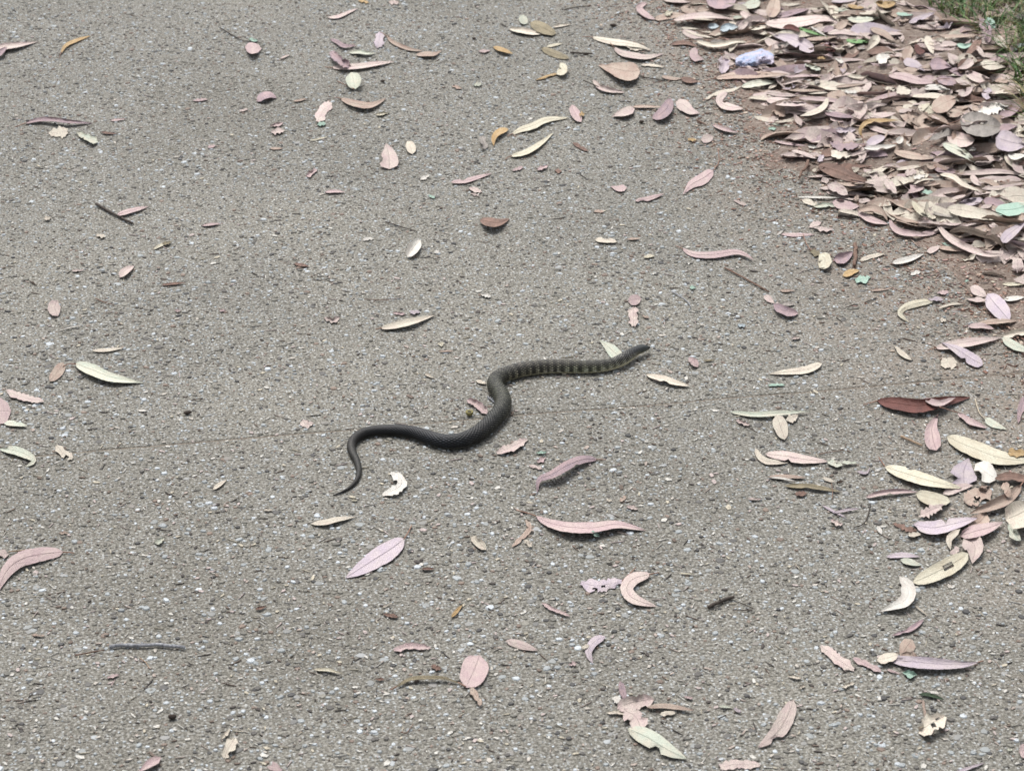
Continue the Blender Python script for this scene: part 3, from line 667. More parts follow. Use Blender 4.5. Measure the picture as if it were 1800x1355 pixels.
PATHL = """
A pt b 45 -60,345 40,325 140,312 270,292 L3 | pale mauve leaf with long thin tip beyond the small ochre sickle leaf
A mv l 40 -30,395 20,352 48,330 L3
A oc l 24 425,375 460,320 530,285 635,252 | narrow ochre yellow sickle leaf lying alone on the bare concrete
A mv l 30 175,865 260,840 360,835 480,850 650,865 L5 | thin dull mauve leaf bridging above the round cream flake
A cr p 75 350,930 485,925 | round crumpled cream flake beside a ragged pale green scrap
A pg t 50 545,930 610,965 690,995 | ragged pale green scrap beside the round cream flake
A pk p 20 1350,705 1455,695
A pk p 22 1455,1030 1510,1020
A pk l 16 770,845 880,832
A pt p 18 1675,780 1735,765
A br l 14 700,925 820,938
A pk o 75 1715,330 1830,345 L5 | small blunt pink leaf at the end of a dark thin twig
A gn p 25 1740,275 1805,285
B pt l 24 505,125 580,115 650,85 715,60 | slim pale beige leaf lying beyond the group of curled mauve leaves
B mv l 30 520,275 570,295 620,322 700,320 L4
B lm t 65 872,228 862,280 850,338 L5 | short squared pinkish lilac leaf in the group of curled leaves
B tn l 28 910,250 960,295 1060,340 1170,360
B tn l 32 1120,385 1190,378 1250,378 1300,355 L6
B pg l 28 650,370 720,362 780,372 835,372 L4
B pt l 38 530,475 660,468 780,455 900,440 970,432 L2 | speckled beige straight leaf under a curled dark mauve leaf
B mv t 55 520,365 570,410 620,440 660,475 L9 | curled dark mauve leaf with ragged edge over a speckled beige leaf
B pg o 105 665,508 682,560 692,628 L5 >690,625,570,570 | cupped yellowish green rounded leaf below the curled mauve leaf
B tn l 45 590,690 680,722 790,738 870,712 912,685 L4 | boat-shaped light brown leaf with dark inner side
B yl p 25 840,800 930,790
B pt t 72 535,735 480,765 430,850 | folded pale beige leaf beside a tiny mint green scrap
B gn p 35 430,870 485,865
B pk p 30 95,885 190,860
B pt p 45 110,925 195,912
B mv l 52 5,712 50,672 100,665 145,688 L7 | small arched mauve leaf with dark shadow beneath it
B tn l 14 260,710 360,692
B pt l 14 170,410 235,385
B yl l 14 375,985 500,960
B tn l 16 95,1040 190,1040
B pt e 135 912,1005 930,1090 935,1185 L3 | triangular pale pinkish beige leaf beside a small cream oval leaf
B cr o 68 1058,990 1085,1030 1095,1080 L2 | small cream oval leaf beside a triangular beige leaf
B wh p 30 1150,1260 1215,1225
B pk l 32 1365,1275 1470,1265 1560,1240 1650,1215 | narrow pink leaf lying between the triangular beige leaf and the litter
B pt p 30 1490,1315 1580,1345
B pk p 40 350,1235 430,1185
B gy t 58 1575,955 1595,1000 1610,1042
B oc l 45 1770,905 1700,925 1665,970 1665,1022 L4 | bent ochre leaf next to a grey brown square scrap
B oc l 30 1660,330 1730,350 1800,378 L4
B pg p 30 1525,595 1580,590
B tn p 20 1370,600 1440,620
B pk p 22 1560,360 1640,355
B pk l 22 480,1345 550,1338 625,1345
B pt p 30 930,15 1000,20
B oc p 20 715,2 790,20
C pg o 55 50,115 80,140 108,168
C cr l 40 -20,203 80,215 150,230 215,238
C cr l 18 285,190 340,180 420,168
C ol o 75 128,160 210,195 308,238 L3 | olive tan oval leaf resting across two cream leaves
C yl l 18 240,328 300,315 360,305
C ol o 50 205,340 290,375 400,410 | olive brown leaf next to a short dark twig
C oc l 18 320,515 250,535 165,562
C yl o 58 338,440 362,485 310,520 L3 | pale yellow folded leaf with a long orange stalk
C cr l 40 560,262 680,290 800,305 900,325 970,352 L3 | slender cream leaf above a sickle-shaped mauve-edged leaf
C cr p 25 800,320 860,345 930,335
C pt l 42 712,330 760,370 850,390 950,400 1062,378 L3 | sickle-shaped pale mauve leaf beside the broad pinkish oval leaf
C tn e 122 605,460 700,478 800,500 898,500 L2 | broad pinkish tan pointed leaf with clear veins beside the litter
C cr l 18 900,455 980,458 1065,470
C pt l 38 565,560 620,610 700,635 790,648 L3 | pale pink wavy leaf with a dark thin stalk
C tn l 25 1045,535 1120,550 1200,555
C br l 40 1180,550 1240,562 1305,572
C pk l 60 1285,332 1272,385 1300,412 1345,415 L3 | small pink hook-shaped leaf short of the lilac paper
C lm t 70 1480,395 1485,450 1470,515 | torn squarish lilac leaf standing beside the crumpled lilac paper
C tn l 50 1425,550 1560,528 1700,525 1930,520 L4 | long pinkish brown leaf below the crumpled lilac paper
C cr l 26 1350,698 1450,650 1550,630 1615,600
C pg l 45 1605,608 1680,590 1750,580 1850,575 L3 | pale grey green leaf below the crumpled lilac paper
C pt l 60 1510,645 1455,690 1490,738 1620,765 | pale pinkish sickle leaf below the grey green leaf
C pt b 78 1145,720 1200,738 1250,775 1315,795 L2 | plump beige leaf next to a mauve oval leaf on concrete
C mv o 80 1112,688 1090,750 1040,800 982,828 L2 | mauve oval leaf touching the plump beige leaf
C tn l 20 840,748 940,745 1050,750
C pt b 62 860,762 790,785 740,800 697,818 | blunt pale tan leaf beside a dark seed
C pk o 65 418,735 440,790 485,855 | short pink leaf lying near two yellow sickle leaves
C oc p 30 470,800 505,800
C yl l 45 0,940 60,908 150,880 240,840 400,825 L2 | pale yellow leaf with long curved stalk beyond its slimmer yellow neighbour
C yl l 38 -10,1095 100,1065 200,1005 292,928 | slim pale yellow sickle leaf without stalk
C br l 28 425,1000 480,1030 535,1060
C pt o 58 1322,978 1370,970 1412,958
C oc p 25 1230,975 1290,980
C pk l 32 1405,875 1480,900 1585,928 L3
C pk b 78 1410,1195 1330,1255 1260,1290 1195,1365 L4 >1410,1195,1450,1130,1440,1040 | pink wavy leaf with a long thin stalk short of the litter
C pk e 45 690,1305 740,1320 805,1315
C pk p 30 175,1190 250,1160
C pk p 25 0,1195 80,1170
C br p 30 300,1195 345,1200
C pk l 45 945,18 888,55 950,112 1005,138 L2
C tn l 45 1000,137 1100,112 1220,100
C yl p 35 1070,105 1125,80
C tn o 50 1180,55 1250,80 1300,95
C tn l 30 1290,75 1390,65
C pt l 42 1130,142 1250,115 1380,110 1540,130 L9 | pale tan leaf arched over a black shadow at the litter's far end
C mv o 110 1360,0 1460,10 1570,0 L4 | broad purplish leaf beside the broad pale green leaf
C bl l 40 1370,182 1450,185
C bl l 55 1455,212 1510,190 1590,190 | pale blue white leaf pair in front of the purplish leaf
C pt l 50 1190,215 1250,240 1340,270
C cr l 14 1180,195 1320,205
C cr l 14 1210,215 1300,245 1420,268
C cr l 35 1290,290 1400,315 1500,305 1560,290 1660,298 L5 | wavy cream leaf just beyond the crumpled lilac paper
C br l 30 1110,310 1210,300 1300,325
C pt l 30 1060,0 1150,5 1250,15
E pk l 34 815,152 900,125 1035,92 L4 | narrow pale pink leaf crossed by a thick dark twig
E cr p 30 310,175 355,170
E cr p 28 675,290 740,300
E yl l 20 1072,392 1130,360 1195,340
E ol p 22 1140,352 1200,338
E pt l 50 838,588 870,545 940,508 L2 | small pale peach leaf curved like a comma
E pk l 18 1410,225 1480,215 1550,212
E br l 18 1130,640 1200,632 1300,625
E db p 14 205,610 260,645
E pt o 90 405,748 382,800 405,858 | crinkled pale pink leaf with straight torn side
E wh l 14 405,962 490,935 575,922
E cr l 22 640,1100 760,1095 865,1080 | small narrow cream leaf beyond the long pale green-cream leaf
E tn o 75 445,1185 410,1240 348,1315 | short beige pointed leaf joined by a dark stalk to a longer leaf
E pg b 78 525,1192 640,1232 780,1285 1005,1327 L2 >530,1195,480,1195,440,1212 | long pale green-cream leaf joined by a dark stalk to a shorter leaf
E pt p 16 500,540 590,535
E pk p 20 1225,818 1265,820
E pk p 20 1535,820 1580,818
F br l 60 1565,188 1640,200 1700,205 1775,178 L5 D3 | curled mid brown leaf on open concrete beyond the snake
F wh p 25 745,325 825,315
F wh o 78 1152,325 1108,372 1058,445 L3 | bright white curled leaf near a thin dark twig
F br l 22 265,490 370,510
F cr l 50 872,944 1000,915 1110,890 1255,850 L2 | straight cream leaf lying on concrete beyond the snake
F lm p 32 1075,830 1145,830
F pk p 22 960,835 1045,845
F pt p 40 475,870 530,885 590,865
F wh p 28 1570,705 1650,720
F yl p 28 1275,1055 1315,1050
F tn l 12 1275,1105 1385,1100
F cr l 22 1180,1260 1250,1290
F cr l 24 1540,1310 1615,1330
F wh p 22 1245,410 1285,405
F gn p 20 1210,10 1255,35
F pt p 18 1500,0 1560,15
G pk l 32 860,50 950,38 1065,2
G cr o 40 578,325 650,325 737,340 | small cream oval leaf midway between the snake's head and the litter
G tn l 16 800,318 900,315
G pt p 30 1550,50 1640,80
G tn p 25 575,125 645,125
G yl p 25 920,445 1000,435
G pk l 48 1190,385 1270,425 1400,430 1560,410 1640,430 1695,468 L3 | long wavy rose pink leaf lying beyond a thin brown twig
G pk o 72 812,755 905,735 | small pink rounded leaf touching a torn peach leaf
G pt t 75 850,798 850,850 852,928 | torn peach pink leaf touching a small rounded pink leaf
G tn p 16 910,855 960,870
G gn p 22 1245,655 1285,660
G bl p 25 1580,920 1635,925
G pg e 80 612,1026 680,1080 725,1122 775,1155 L2 | pale green leaf tucked against the snake's neck
G pk t 46 1240,1150 1280,1180 1300,1215
G ol l 12 1340,1170 1420,1165
G cr l 45 938,1268 1020,1285 1120,1315 1242,1348 L2 | cream tapering leaf lying just in front of the snake's head
H wh l 12 200,25 350,28 530,30
H cr l 40 235,45 300,65 360,85
H pg l 35 320,92 400,80 490,92
H pk l 72 450,60 550,85 640,90
H cr l 30 490,118 600,135 700,180
H pk l 45 620,130 720,180 840,215 L2
H tn l 45 630,120 720,100 800,130 838,192 L5
H pk l 45 850,178 875,232 930,268 1050,285 1160,290 L2
H pk l 26 90,285 200,290 330,288 | flat narrow salmon leaf touching a dangling ochre stalk
H pt p 40 285,235 370,200
H pt p 30 315,235 390,250 455,250
H wh l 14 60,295 110,255
H ol p 42 298,398 335,415 375,432
H yl o 92 358,425 402,470 358,525 L3 >300,400,265,345,245,285 | golden cream leaf with a curled orange stalk
H mv l 75 458,462 530,450 595,408
H oc l 45 522,578 580,552 642,540 | small ochre leaf beside the mint green scrap
H gn p 58 612,600 660,605 712,585 | bright mint green scrap beside the small ochre leaf
H cr l 30 640,470 730,440 820,420
H wh l 42 868,487 980,460 1092,423 | white rippled leaf in the brown crumbs by the litter
H tn l 15 715,680 800,672 885,655
H pt l 42 -30,715 10,740 45,768
H gy l 30 90,770 190,775
H mv o 68 38,775 110,822 212,840 L2 | mauve pink rounded leaf at the end of a thin brown twig
H tn l 20 80,680 190,680
H yl l 48 1165,752 1050,768 955,800 925,845 988,903 L3 | yellow-green leaf curled like a fish hook
H lm p 30 1120,740 1230,740
H pk p 30 1180,695 1270,690
H cr l 16 1185,805 1280,775 1385,770
H pt l 70 1415,655 1470,682 1532,722 L2
H lm o 122 1535,705 1605,790 1692,892 L3 | smooth lilac mauve oval leaf on pinkish leaves at the path's edge
H pt l 38 1390,735 1460,742 1530,748
H tn l 35 1470,910 1600,895 1750,890
H pk l 40 1400,930 1500,925 1585,950
H wh l 35 1650,742 1800,725
H pt l 60 1172,1082 1300,1055 1450,1035 1635,1008 L4 | long beige leaf propped over a pale lilac drooping leaf
H lm e 78 1215,1042 1330,1095 1430,1160 1505,1200 L3 | pale lilac drooping leaf with a folded cream end
H cr l 50 1640,1000 1793,968 1920,950
H pg l 60 1640,1010 1720,1060 1840,1112 L2
H cr l 38 882,1068 940,1120 1008,1168 | small cream leaf alone on concrete beyond the scattered torn leaf
H cr t 75 1212,1190 1270,1185 1318,1192
H cr e 52 -5,1265 120,1250 260,1235 378,1190 L2 | smooth cream paddle-shaped leaf lying alone on concrete
H cr p 25 1205,880 1250,890
H pt p 20 160,1015 225,1005
H gn p 22 0,1342 120,1340
I pt t 48 45,25 100,50 180,75 305,100 | crumpled beige leaf beside the rounded pink leaf with dark spots
I pg l 40 20,250 100,255 192,272
I pk o 185 -70,170 78,170 L2 | rounded pink leaf with dark spots overlapping a pale green leaf
I pg l 60 -10,430 110,445 205,482 235,520 183,558 L2 | pale green hooked leaf lying across the concrete joint
I cr t 58 395,408 440,460 508,502 H.08 | tattered cream leaf skeleton beside the concrete joint
I wh l 14 965,165 1035,165
I cr l 28 1488,718 1540,680 1588,648
I pg p 36 1085,1095 1150,1055
I tn p 18 410,1020 480,1018
I pt p 60 -30,1172 60,1165
I pk l 108 442,1155 300,1168 150,1205 45,1290 -30,1450 L6 >442,1155,520,1162 | large curved mauve pink leaf with small pointed tip
J pt p 58 325,225 350,262 398,255
J pk t 58 1482,88 1550,122 1618,182 | torn pink leaf inside the bend of the snake's body
J pt t 58 1688,462 1790,420 1900,365 | ragged peach scrap beside the snake's middle
J wh t 62 945,598 1018,650 1000,702 888,755 L3 | white crescent-shaped torn leaf beside the snake's tail
J cr l 38 383,957 490,945 570,925 695,908 L2 | narrow cream strip leaf just past the snake's tail tip
J lm l 132 1038,1062 950,1130 820,1212 628,1335 L3 >1038,1062,1070,1010,1090,970 | large flat lilac lance leaf with a red-brown stalk
J cr o 60 1503,1043 1560,1090 1614,1138 | small speckled cream leaf near the torn brown strip
J br l 20 1160,1270 1250,1270
J yl p 20 665,790 710,790
J cr l 14 50,860 120,860
K mv l 62 600,508 505,505 400,542 280,610 190,650 176,745 L12 | dusky mauve leaf arched up over its own black shadow
K pk l 76 168,903 260,950 400,980 560,985 740,962 935,1003 L4 >168,903,100,880,30,862 | long rose pink leaf with a pointed tip beyond the torn lilac leaf
K gn p 30 550,1010 612,1042
K tn t 34 95,930 125,990 60,1060 0,1118 | torn brown leaf strip beside the long rose pink leaf
K cr p 40 85,1070 138,1112
K pk p 35 172,528 236,490
K pt p 25 118,550 212,570
K gn p 16 170,460 240,455
K pg l 38 1528,175 1700,190 1900,180 2085,168 L2 | long thin pale green leaf touching a folded cream leaf
K pt p 32 1568,232 1668,266
K cr l 45 1703,425 1732,485 1793,520 1935,530 L2 | cream leaf curved like a hook beside a beige leaf
K pt p 28 800,835 882,850
K cr p 22 660,790 700,795
K tn p 30 755,800 800,765
K pt l 18 1650,780 1752,785
K yl l 10 1170,1300 1280,1310
M cr p 60 130,235 212,198
M cr o 95 58,195 90,280 118,370 L2 | folded cream leaf hanging off the long thin green leaf
M pt l 66 -20,468 130,485 250,505 425,522 L2 | pale beige leaf ending in greenish lichen scraps
M pg p 42 410,515 520,548
M pg p 25 510,525 622,530
M lm l 18 620,590 690,600 715,560
M tn l 28 0,630 130,625 268,635
M wh l 14 10,632 110,640 202,662
M ol l 35 115,690 300,695 505,732 L2
M br p 35 190,750 272,745
M cr l 25 380,635 468,665
M db p 20 480,665 525,660
M lm l 16 375,825 460,870 552,917
M lm l 20 450,880 550,860 642,850
M pt p 38 438,930 522,966
M wh l 28 765,972 800,1032
M rd l 100 765,95 900,115 1050,132 1200,108 1415,72 L5 >765,98,670,125 | dark maroon brown leaf, the darkest lying on the open path
M pk l 45 1088,82 1200,112 1315,72 L6
M pk l 46 1328,180 1400,230 1535,288 >1328,180,1200,140
M pk b 112 1178,445 1155,360 1150,280 1192,190 | pink drop-shaped leaf upright between the maroon leaf and the cream leaf
M pg b 50 1518,218 1580,260 1675,297
M mv l 50 1800,60 1772,160 1752,255
M yl l 118 1255,345 1330,382 1500,452 1650,500 1850,520 L3 | big pale olive cream leaf with a rounded base
M oc t 60 1685,455 1800,460
M lm e 185 1405,500 1370,600 1375,690 L2 | wide triangular lilac leaf under the cream leaves
M wh o 130 1455,535 1515,590 1600,648 L5 | white curled leaf on the lilac triangular leaf
M br l 60 1590,640 1680,625 1793,640 1880,650 L4
M yl o 92 1035,745 1150,780 1278,802
M pt l 60 1225,748 1350,702 1435,688
M yl l 86 818,558 950,600 1150,660 1355,708 L3 >818,556,775,492 | cream leaf with a purple patch across its middle
M pk l 40 685,772 800,740 930,728 1045,735 L2
M tn t 108 1375,805 1480,750 1565,710 H.05
M tn o 120 1390,935 1480,950 1530,880
M tn l 80 1775,685 1680,780 1560,832 1415,885 L6 | light brown leaf bridging over other leaves in the side cluster
M tn t 55 1655,665 1690,770
M pt p 80 1058,902 1150,860 1225,830
M pt b 150 1375,1040 1450,1120 1430,1235 L2
M lm l 96 1015,962 1150,985 1290,960 1465,918 L3 | lilac grey leaf in the side cluster, next to a broken brown bark flake
M pk l 88 1345,1042 1450,1010 1560,980 1645,945 L6 | pink pointed leaf on top of the side cluster
M cr l 50 1345,995 1270,1060 1280,1140
M pt p 45 1278,1162 1342,1130
M br p 45 875,958 960,985 1045,1012
M cr p 45 978,1032 1072,1030
M lm l 36 828,1187 940,1175 1065,1187 | thin purple pink strip beyond the holed yellowish leaf
M pg l 45 925,1208 1000,1225 1072,1248
M cr b 200 1665,930 1780,880 1900,800 L4 H.03 | crinkled cream leaf overlapping a pale green one at the side cluster
M pg l 80 1680,960 1725,1030 1770,1075
M yl o 122 1402,1165 1300,1232 1150,1310 1015,1368 L4 H.06 | yellowish tan leaf with large holes in it
Q wh b 98 925,-30 985,60 960,140 785,218 L2 | white crescent leaf touching the yellowish leaf with holes
Q cr l 12 1030,170 1130,250
Q mv l 35 1097,272 1000,340 868,387
Q tn e 105 930,540 960,490 1015,415 L2
Q tn p 60 940,515 1055,530
Q lm l 86 850,552 1000,568 1200,585 1370,590 1475,574 L2 >1475,574,1515,564 | long lilac pink leaf with a small cream leaf at its end
Q cr o 72 765,560 840,545 918,518 L3
Q pt t 68 370,460 450,520 530,580 605,628 L3 | folded beige pink leaf with curled end near the mint green crumb
Q pk t 42 598,543 700,590 795,638
Q pk l 18 832,622 932,657
Q gn p 50 953,645 1042,660 | tiny mint green crumb below the long lilac pink leaf
Q cr p 28 520,750 612,715
Q cr p 20 145,670 237,685
Q cr p 30 220,750 262,735
Q dg l 25 1058,800 1130,800 1242,836
Q wh p 20 1130,780 1205,790
Q tn l 22 1088,832 1100,900 1106,972
Q cr t 118 1058,1062 1140,1010 1242,955 L3 H.05 | broken crinkled cream leaf with a thin brown stalk
Q pt l 118 178,838 130,960 60,1070 -70,1172 L3 | smooth pale peach leaf tapering to a fine point
Q pk o 100 1765,1200 1840,1190
Q lm l 25 1300,1358 1400,1320 1525,1278
Q pg p 22 1680,1185 1720,1185
P lm t 85 488,10 600,38 775,5 H.05 L2 >775,5,820,-40,870,-90 | torn lilac leaf with a hole and a dark stalk
P pt l 88 975,-45 850,-12 806,60 860,128 1015,182 L3 | beige pink sickle leaf touching the torn lilac leaf
P pk t 24 213,158 290,200 405,247
P pt l 60 -45,422 60,450 182,490 L2 | small beige leaf alone beyond the round pink leaf
P lm l 60 658,393 580,428 538,500 568,583 L3 | lilac crescent leaf with a cream flake at its side
P cr p 28 488,472 542,455
P pk p 30 400,588 452,580
P mv l 48 758,705 780,780 802,855
P wh p 45 708,820 772,852
P cr p 35 665,925 825,930
P pt t 105 745,895 850,858 1000,832
P pt t 120 790,910 870,960 910,1055
P pg l 122 815,1040 950,1100 1080,1180 1228,1252 L2 | long greyish white leaf under crushed beige pieces
P tn l 35 948,890 1080,880 1282,912
P cr p 30 1040,940 1152,925
P pg l 16 1450,880 1560,890
P lm p 22 1558,895 1608,925
P pt t 62 1468,1312 1580,1292 1745,1295
P pk p 18 1210,815 1272,825
O yl l 24 403,623 500,625 608,652 | tiny pale yellow-green slip leaf alone on concrete
O pk t 48 968,490 1080,460 1228,470 | ragged pink leaf with bitten edge near the round pink leaf
O pk o 192 1575,525 1530,640 1475,750 L2 >1475,745,1420,715 | big round-ended pink leaf with a chewed stalk end
O ol l 28 983,748 1080,692 1200,680 1330,686 1442,727 L4 | dry rolled olive brown leaf touching the big round-ended pink leaf
O tn t 50 1508,752 1550,810 1582,875
O oc l 26 1373,258 1410,215 1452,168
O br p 28 888,230 1002,255
O br p 40 1232,600 1298,622
O cr l 10 885,190 960,155
O br l 22 -5,200 72,180
O br p 20 835,690 902,695
O pk p 60 120,1275 152,1335
O pk p 45 75,1310 185,1330
N pk b 60 1133,1242 1060,1280 965,1350 L2 | dusty pink pointed leaf beside a curled cream leaf fragment
N cr t 82 1652,1105 1612,1170 1578,1245 L3 | curled cream leaf fragment beside a dusty pink pointed leaf
N cr p 26 1620,1040 1560,1115
N pk p 22 750,680 838,660
N pk l 10 778,742 812,688
N tn p 18 220,380 312,385
"""
TWIGS = """
A db 7 1540,195 1640,255 1700,285 1793,300 | thin dark twig ending at a small blunt pink leaf
E db 19 675,75 790,140 925,210 | thick dark twig lying across a narrow pale pink leaf
E br 8 670,735 735,765 800,780 | short reddish brown twig on bare concrete
F db 9 910,200 1020,235 1130,268 | thin dark twig beside the bright white curled leaf
F br 6 760,740 900,747 1040,725 | hair-thin bowed brown twig beyond the straight cream leaf
C db 13 410,370 490,375 565,377 | short dark twig beside an olive brown leaf
C db 10 900,540 1000,555 1075,572 | dark thin twig beside the broad pinkish tan leaf
C db 8 500,565 560,590 605,610 | short dark stalk at the pale pink wavy leaf
C br 10 1290,840 1330,860 1360,875 | short brown stub in the crumbs beside a narrow pink leaf
C db 8 370,68 460,50 560,44 | thin dark twig lying beyond the olive tan oval leaf
G br 13 1490,520 1640,600 1800,690 | straight brown twig pointing at the mauve pink rounded leaf
G gy 9 1120,688 1190,728 1235,765 1252,798 | pale grey curved twig on concrete beyond the snake's head
H db 27 495,150 550,160 612,166 | stubby black stick at the edge of the leaf litter
H br 30 612,355 614,430 604,505 | thick reddish brown stick stub beside the golden cream leaf
H db 6 258,545 330,530 405,520 | hair-thin dark stalk below the golden cream leaf
H db 8 680,765 760,730 | tiny dark twig on concrete near the hooked yellow-green leaf
J gy 11 1622,68 1655,95 1682,118 | pale grey stick inside the tight bend of the snake
M cr 9 1450,85 1480,180 1522,226 | cream stalk beside the maroon brown leaf
M tn 16 930,345 1010,380 1080,410 | tan stick lying near the pink drop-shaped leaf
M br 7 360,470 440,455 530,440 | thin brown twig behind the pale beige leaf
M br 6 445,675 452,730 450,785 | fine brown stalk crossing the olive leaf strip
M db 8 600,985 680,945 720,815 | fine dark forked stalk beside a lilac slip leaf
K db 8 1640,275 1720,320 | tiny dark twig beneath a pale green leaf
N gy 27 770,468 850,452 980,458 1100,450 1200,458 1298,470 | long grey weathered stick lying on open concrete
N br 10 528,527 640,503 735,488 | thin brown twig at the end of the grey weathered stick
N tn 7 985,545 1025,575 1048,615 | tiny straw-coloured stalk beside the grey weathered stick
P db 27 1380,188 1460,150 1560,113 | stubby dark brown bark stick beside two fine stalks
P db 7 1590,150 1650,175 1705,200 | fine dark stalk beside the stubby dark bark stick
P db 6 1550,205 1690,209 | finer straight stalk below the stubby dark bark stick
O br 8 1020,1065 1060,1068 1105,1008 | bent tan stalk alone on concrete past the round-ended pink leaf
I tn 9 60,1152 150,1145 242,1133 | straight tan stalk touching the large curved mauve pink leaf
B db 7 1715,170 1760,190 | tiny dark twig on open concrete beyond the bent ochre leaf
d br 40 560,900 540,980 470,1060 440,1130 | short tan twig standing at the litter's concrete edge
"""
# ------------------------------------------------------------------ leaf litter that cannot be told apart (under the surveyed leaves)
def poly_in(px, py, poly):
    c = False; n = len(poly)
    for i in range(n):
        x1, y1 = poly[i]; x2, y2 = poly[(i + 1) % n]
        if (y1 > py) != (y2 > py) and px < (x2 - x1) * (py - y1) / (y2 - y1) + x1: c = not c
    return c
PILE_POLY = [(1170, -60), (1250, 60), (1310, 150), (1350, 215), (1440, 320), (1560, 390), (1650, 410), (1800, 490), (1950, 560), (2150, 560), (2150, -60)]
def make_litter():
    Vs, Qs, UVs, MI = [], [], [], []; n0 = 0
    keys = ['pt', 'tn', 'mv', 'pk', 'cr', 'br', 'gy', 'lm', 'db', 'yl']; wts = [.38, .24, .04, .03, .21, .04, .03, .01, .01, .01]
    made = 0
    while made < 2000:
        if made >= 1550:
            v = random.uniform(-1.0, .2) if random.random() < .7 else random.uniform(1.75, 3.0)
            x, y = from_uv(random.uniform(.02, .75) if v < .5 else random.uniform(-.05, .6), v); px = 1900
            if (abs(x) < .5547 + (y - 2.328) * .17844 + .05) and y < 5.13: continue
        else:
            px, py = random.uniform(1150, 2150), random.uniform(-60, 560)
            if not poly_in(px, py, PILE_POLY): continue
            if px > 1820 and random.random() < .35: continue
            x, y = at(px, py)
        # thin patches where bare soil shows
        if vnoise(x, y, .13) < .2 and px < 1800 and random.random() < .8: continue
        hd = random.uniform(0, 6.28) if random.random() < .65 else random.gauss(0, .5)
        L = random.uniform(.05, .135); w = L * random.uniform(.14, .30); k = random.gauss(0, 9)
        if random.random() < .28: L = random.uniform(.014, .034); w = L * random.uniform(.3, .6)
        s = np.linspace(-.5, .5, 6) * L; th = hd + k * s
        cx = x + np.cumsum(np.cos(th)) * L / 6 - np.cos(hd) * L / 2; cy = y + np.cumsum(np.sin(th)) * L / 6 - np.sin(hd) * L / 2
        V, Q, uv, _, _ = leaf_shape(np.stack([cx, cy], 1), w, random.choice('llllbbblettp'), ground_pl, 1.0, tight=64, curl=1.35, coarse=True, tilt=random.gauss(0, .3), up1=random.choice([0, 0, .004]))
        V, Q, uv = solid(V, Q, uv)
        Vs.append(V); Qs.append(Q + n0); UVs.append(uv + 0); MI += [random.choices(range(10), wts)[0]] * len(Q); n0 += len(V); made += 1
    me = mesh_np('leaf_litter', np.vstack(Vs), np.vstack(Qs), None, True, np.vstack(UVs), None, MI)
    for k in keys: me.materials.append(ML[k])
    return me
lit = link(bpy.data.objects.new('leaf_litter', make_litter()))
tag(lit, 'dense heap of dry gum leaves along the path edge', 'leaf litter', None, 'stuff')

# ------------------------------------------------------------------ the leaves one can pick out
SNK_PX = [(585.5, 871.5), (617, 785), (680, 758), (780, 778), (876, 724), (868, 673), (1000, 645), (1130, 613)]
ANCH = [('ribbed grey-brown leaf', 1725, 218), ('crumpled lilac paper', 1326, 105), ('golden ochre leaf', 1545, 215), ('white heart-shaped flake', 1551, 101), ('large cream leaf', 1715, 376),
        ('turquoise leaf', 1777, 367), ('dark arched leaf', 1720, 412), ('maroon brown leaf', 1625, 707), ('long rose pink leaf', 1030, 920), ('grass tuft', 1690, 40), ('arched greyish brown leaf', 1480, 305),
        ('grey weathered stick', 258, 1135), ("snake's head", 1130, 612), ("snake's tail", 615, 830), ('gum nut', 825, 726), ('round-ended pink leaf', 832, 1180), ('flat lilac lance leaf', 660, 980),
        ('straight cream leaf', 717, 565), ('hooked yellow-green leaf', 1595, 548), ('holed yellowish leaf', 1655, 1005), ('triangular beige leaf', 683, 275), ('curled brown leaf', 868, 388),
        ('long green-cream leaf', 190, 655), ('spotted rounded pink leaf', 5, 722), ('large mauve pink leaf', 40, 985), ('ochre sickle leaf', 130, 78), ('thick dark twig', 200, 375), ('curled mauve leaf', 598, 105),
        ('broad pinkish tan leaf', 1090, 125), ('wavy rose pink leaf', 1260, 445), ('mint green scrap', 1515, 490), ('purplish leaf', 1267, 5), ('smooth lilac pointed leaf', 1390, 75), ('long pinkish beige leaf', 1410, 37),
        ('pale peach leaf', 1367, 1275), ('long greyish white leaf', 1150, 1300), ('long lilac pink leaf', 1640, 1162), ('arched mauve leaf', 990, 828), ('purple-patched cream leaf', 1620, 838), ('two yellow sickle leaves', 935, 240),
        ('boat-shaped brown leaf', 635, 180), ('torn lilac leaf', 1065, 1025), ('straight brown twig', 1312, 490), ('tattered leaf skeleton', 113, 794), ('paddle-shaped cream leaf', 1395, 650), ('round cream flake', 104, 233),
        ('lilac triangular leaf', 1697, 830), ('boomerang-shaped cream leaf', 1435, 187), ('upright pinkish brown leaf', 1733, 55), ('golden cream leaf', 1446, 458), ('stubby dark bark stick', 1265, 1058), ('long dusty pink leaf', 1605, 140)]
def zone(px, py, pile):
    d, nm = min((math.hypot(px - a, (py - b) * 1.6), n) for n, a, b in ANCH)
    return '%s%s the %s' % ('in litter ' if pile else 'on concrete ', 'beside' if d < 38 else ('near' if d < 95 else 'nearest'), nm)
LABELS = {}
M_rib = {k: mat_bark('midrib_' + COLN[k].replace(' ', '_'), tuple(v * .92 for v in c), tuple(min(250, v * 1.06) for v in c)) for k, c in PAL.items()}
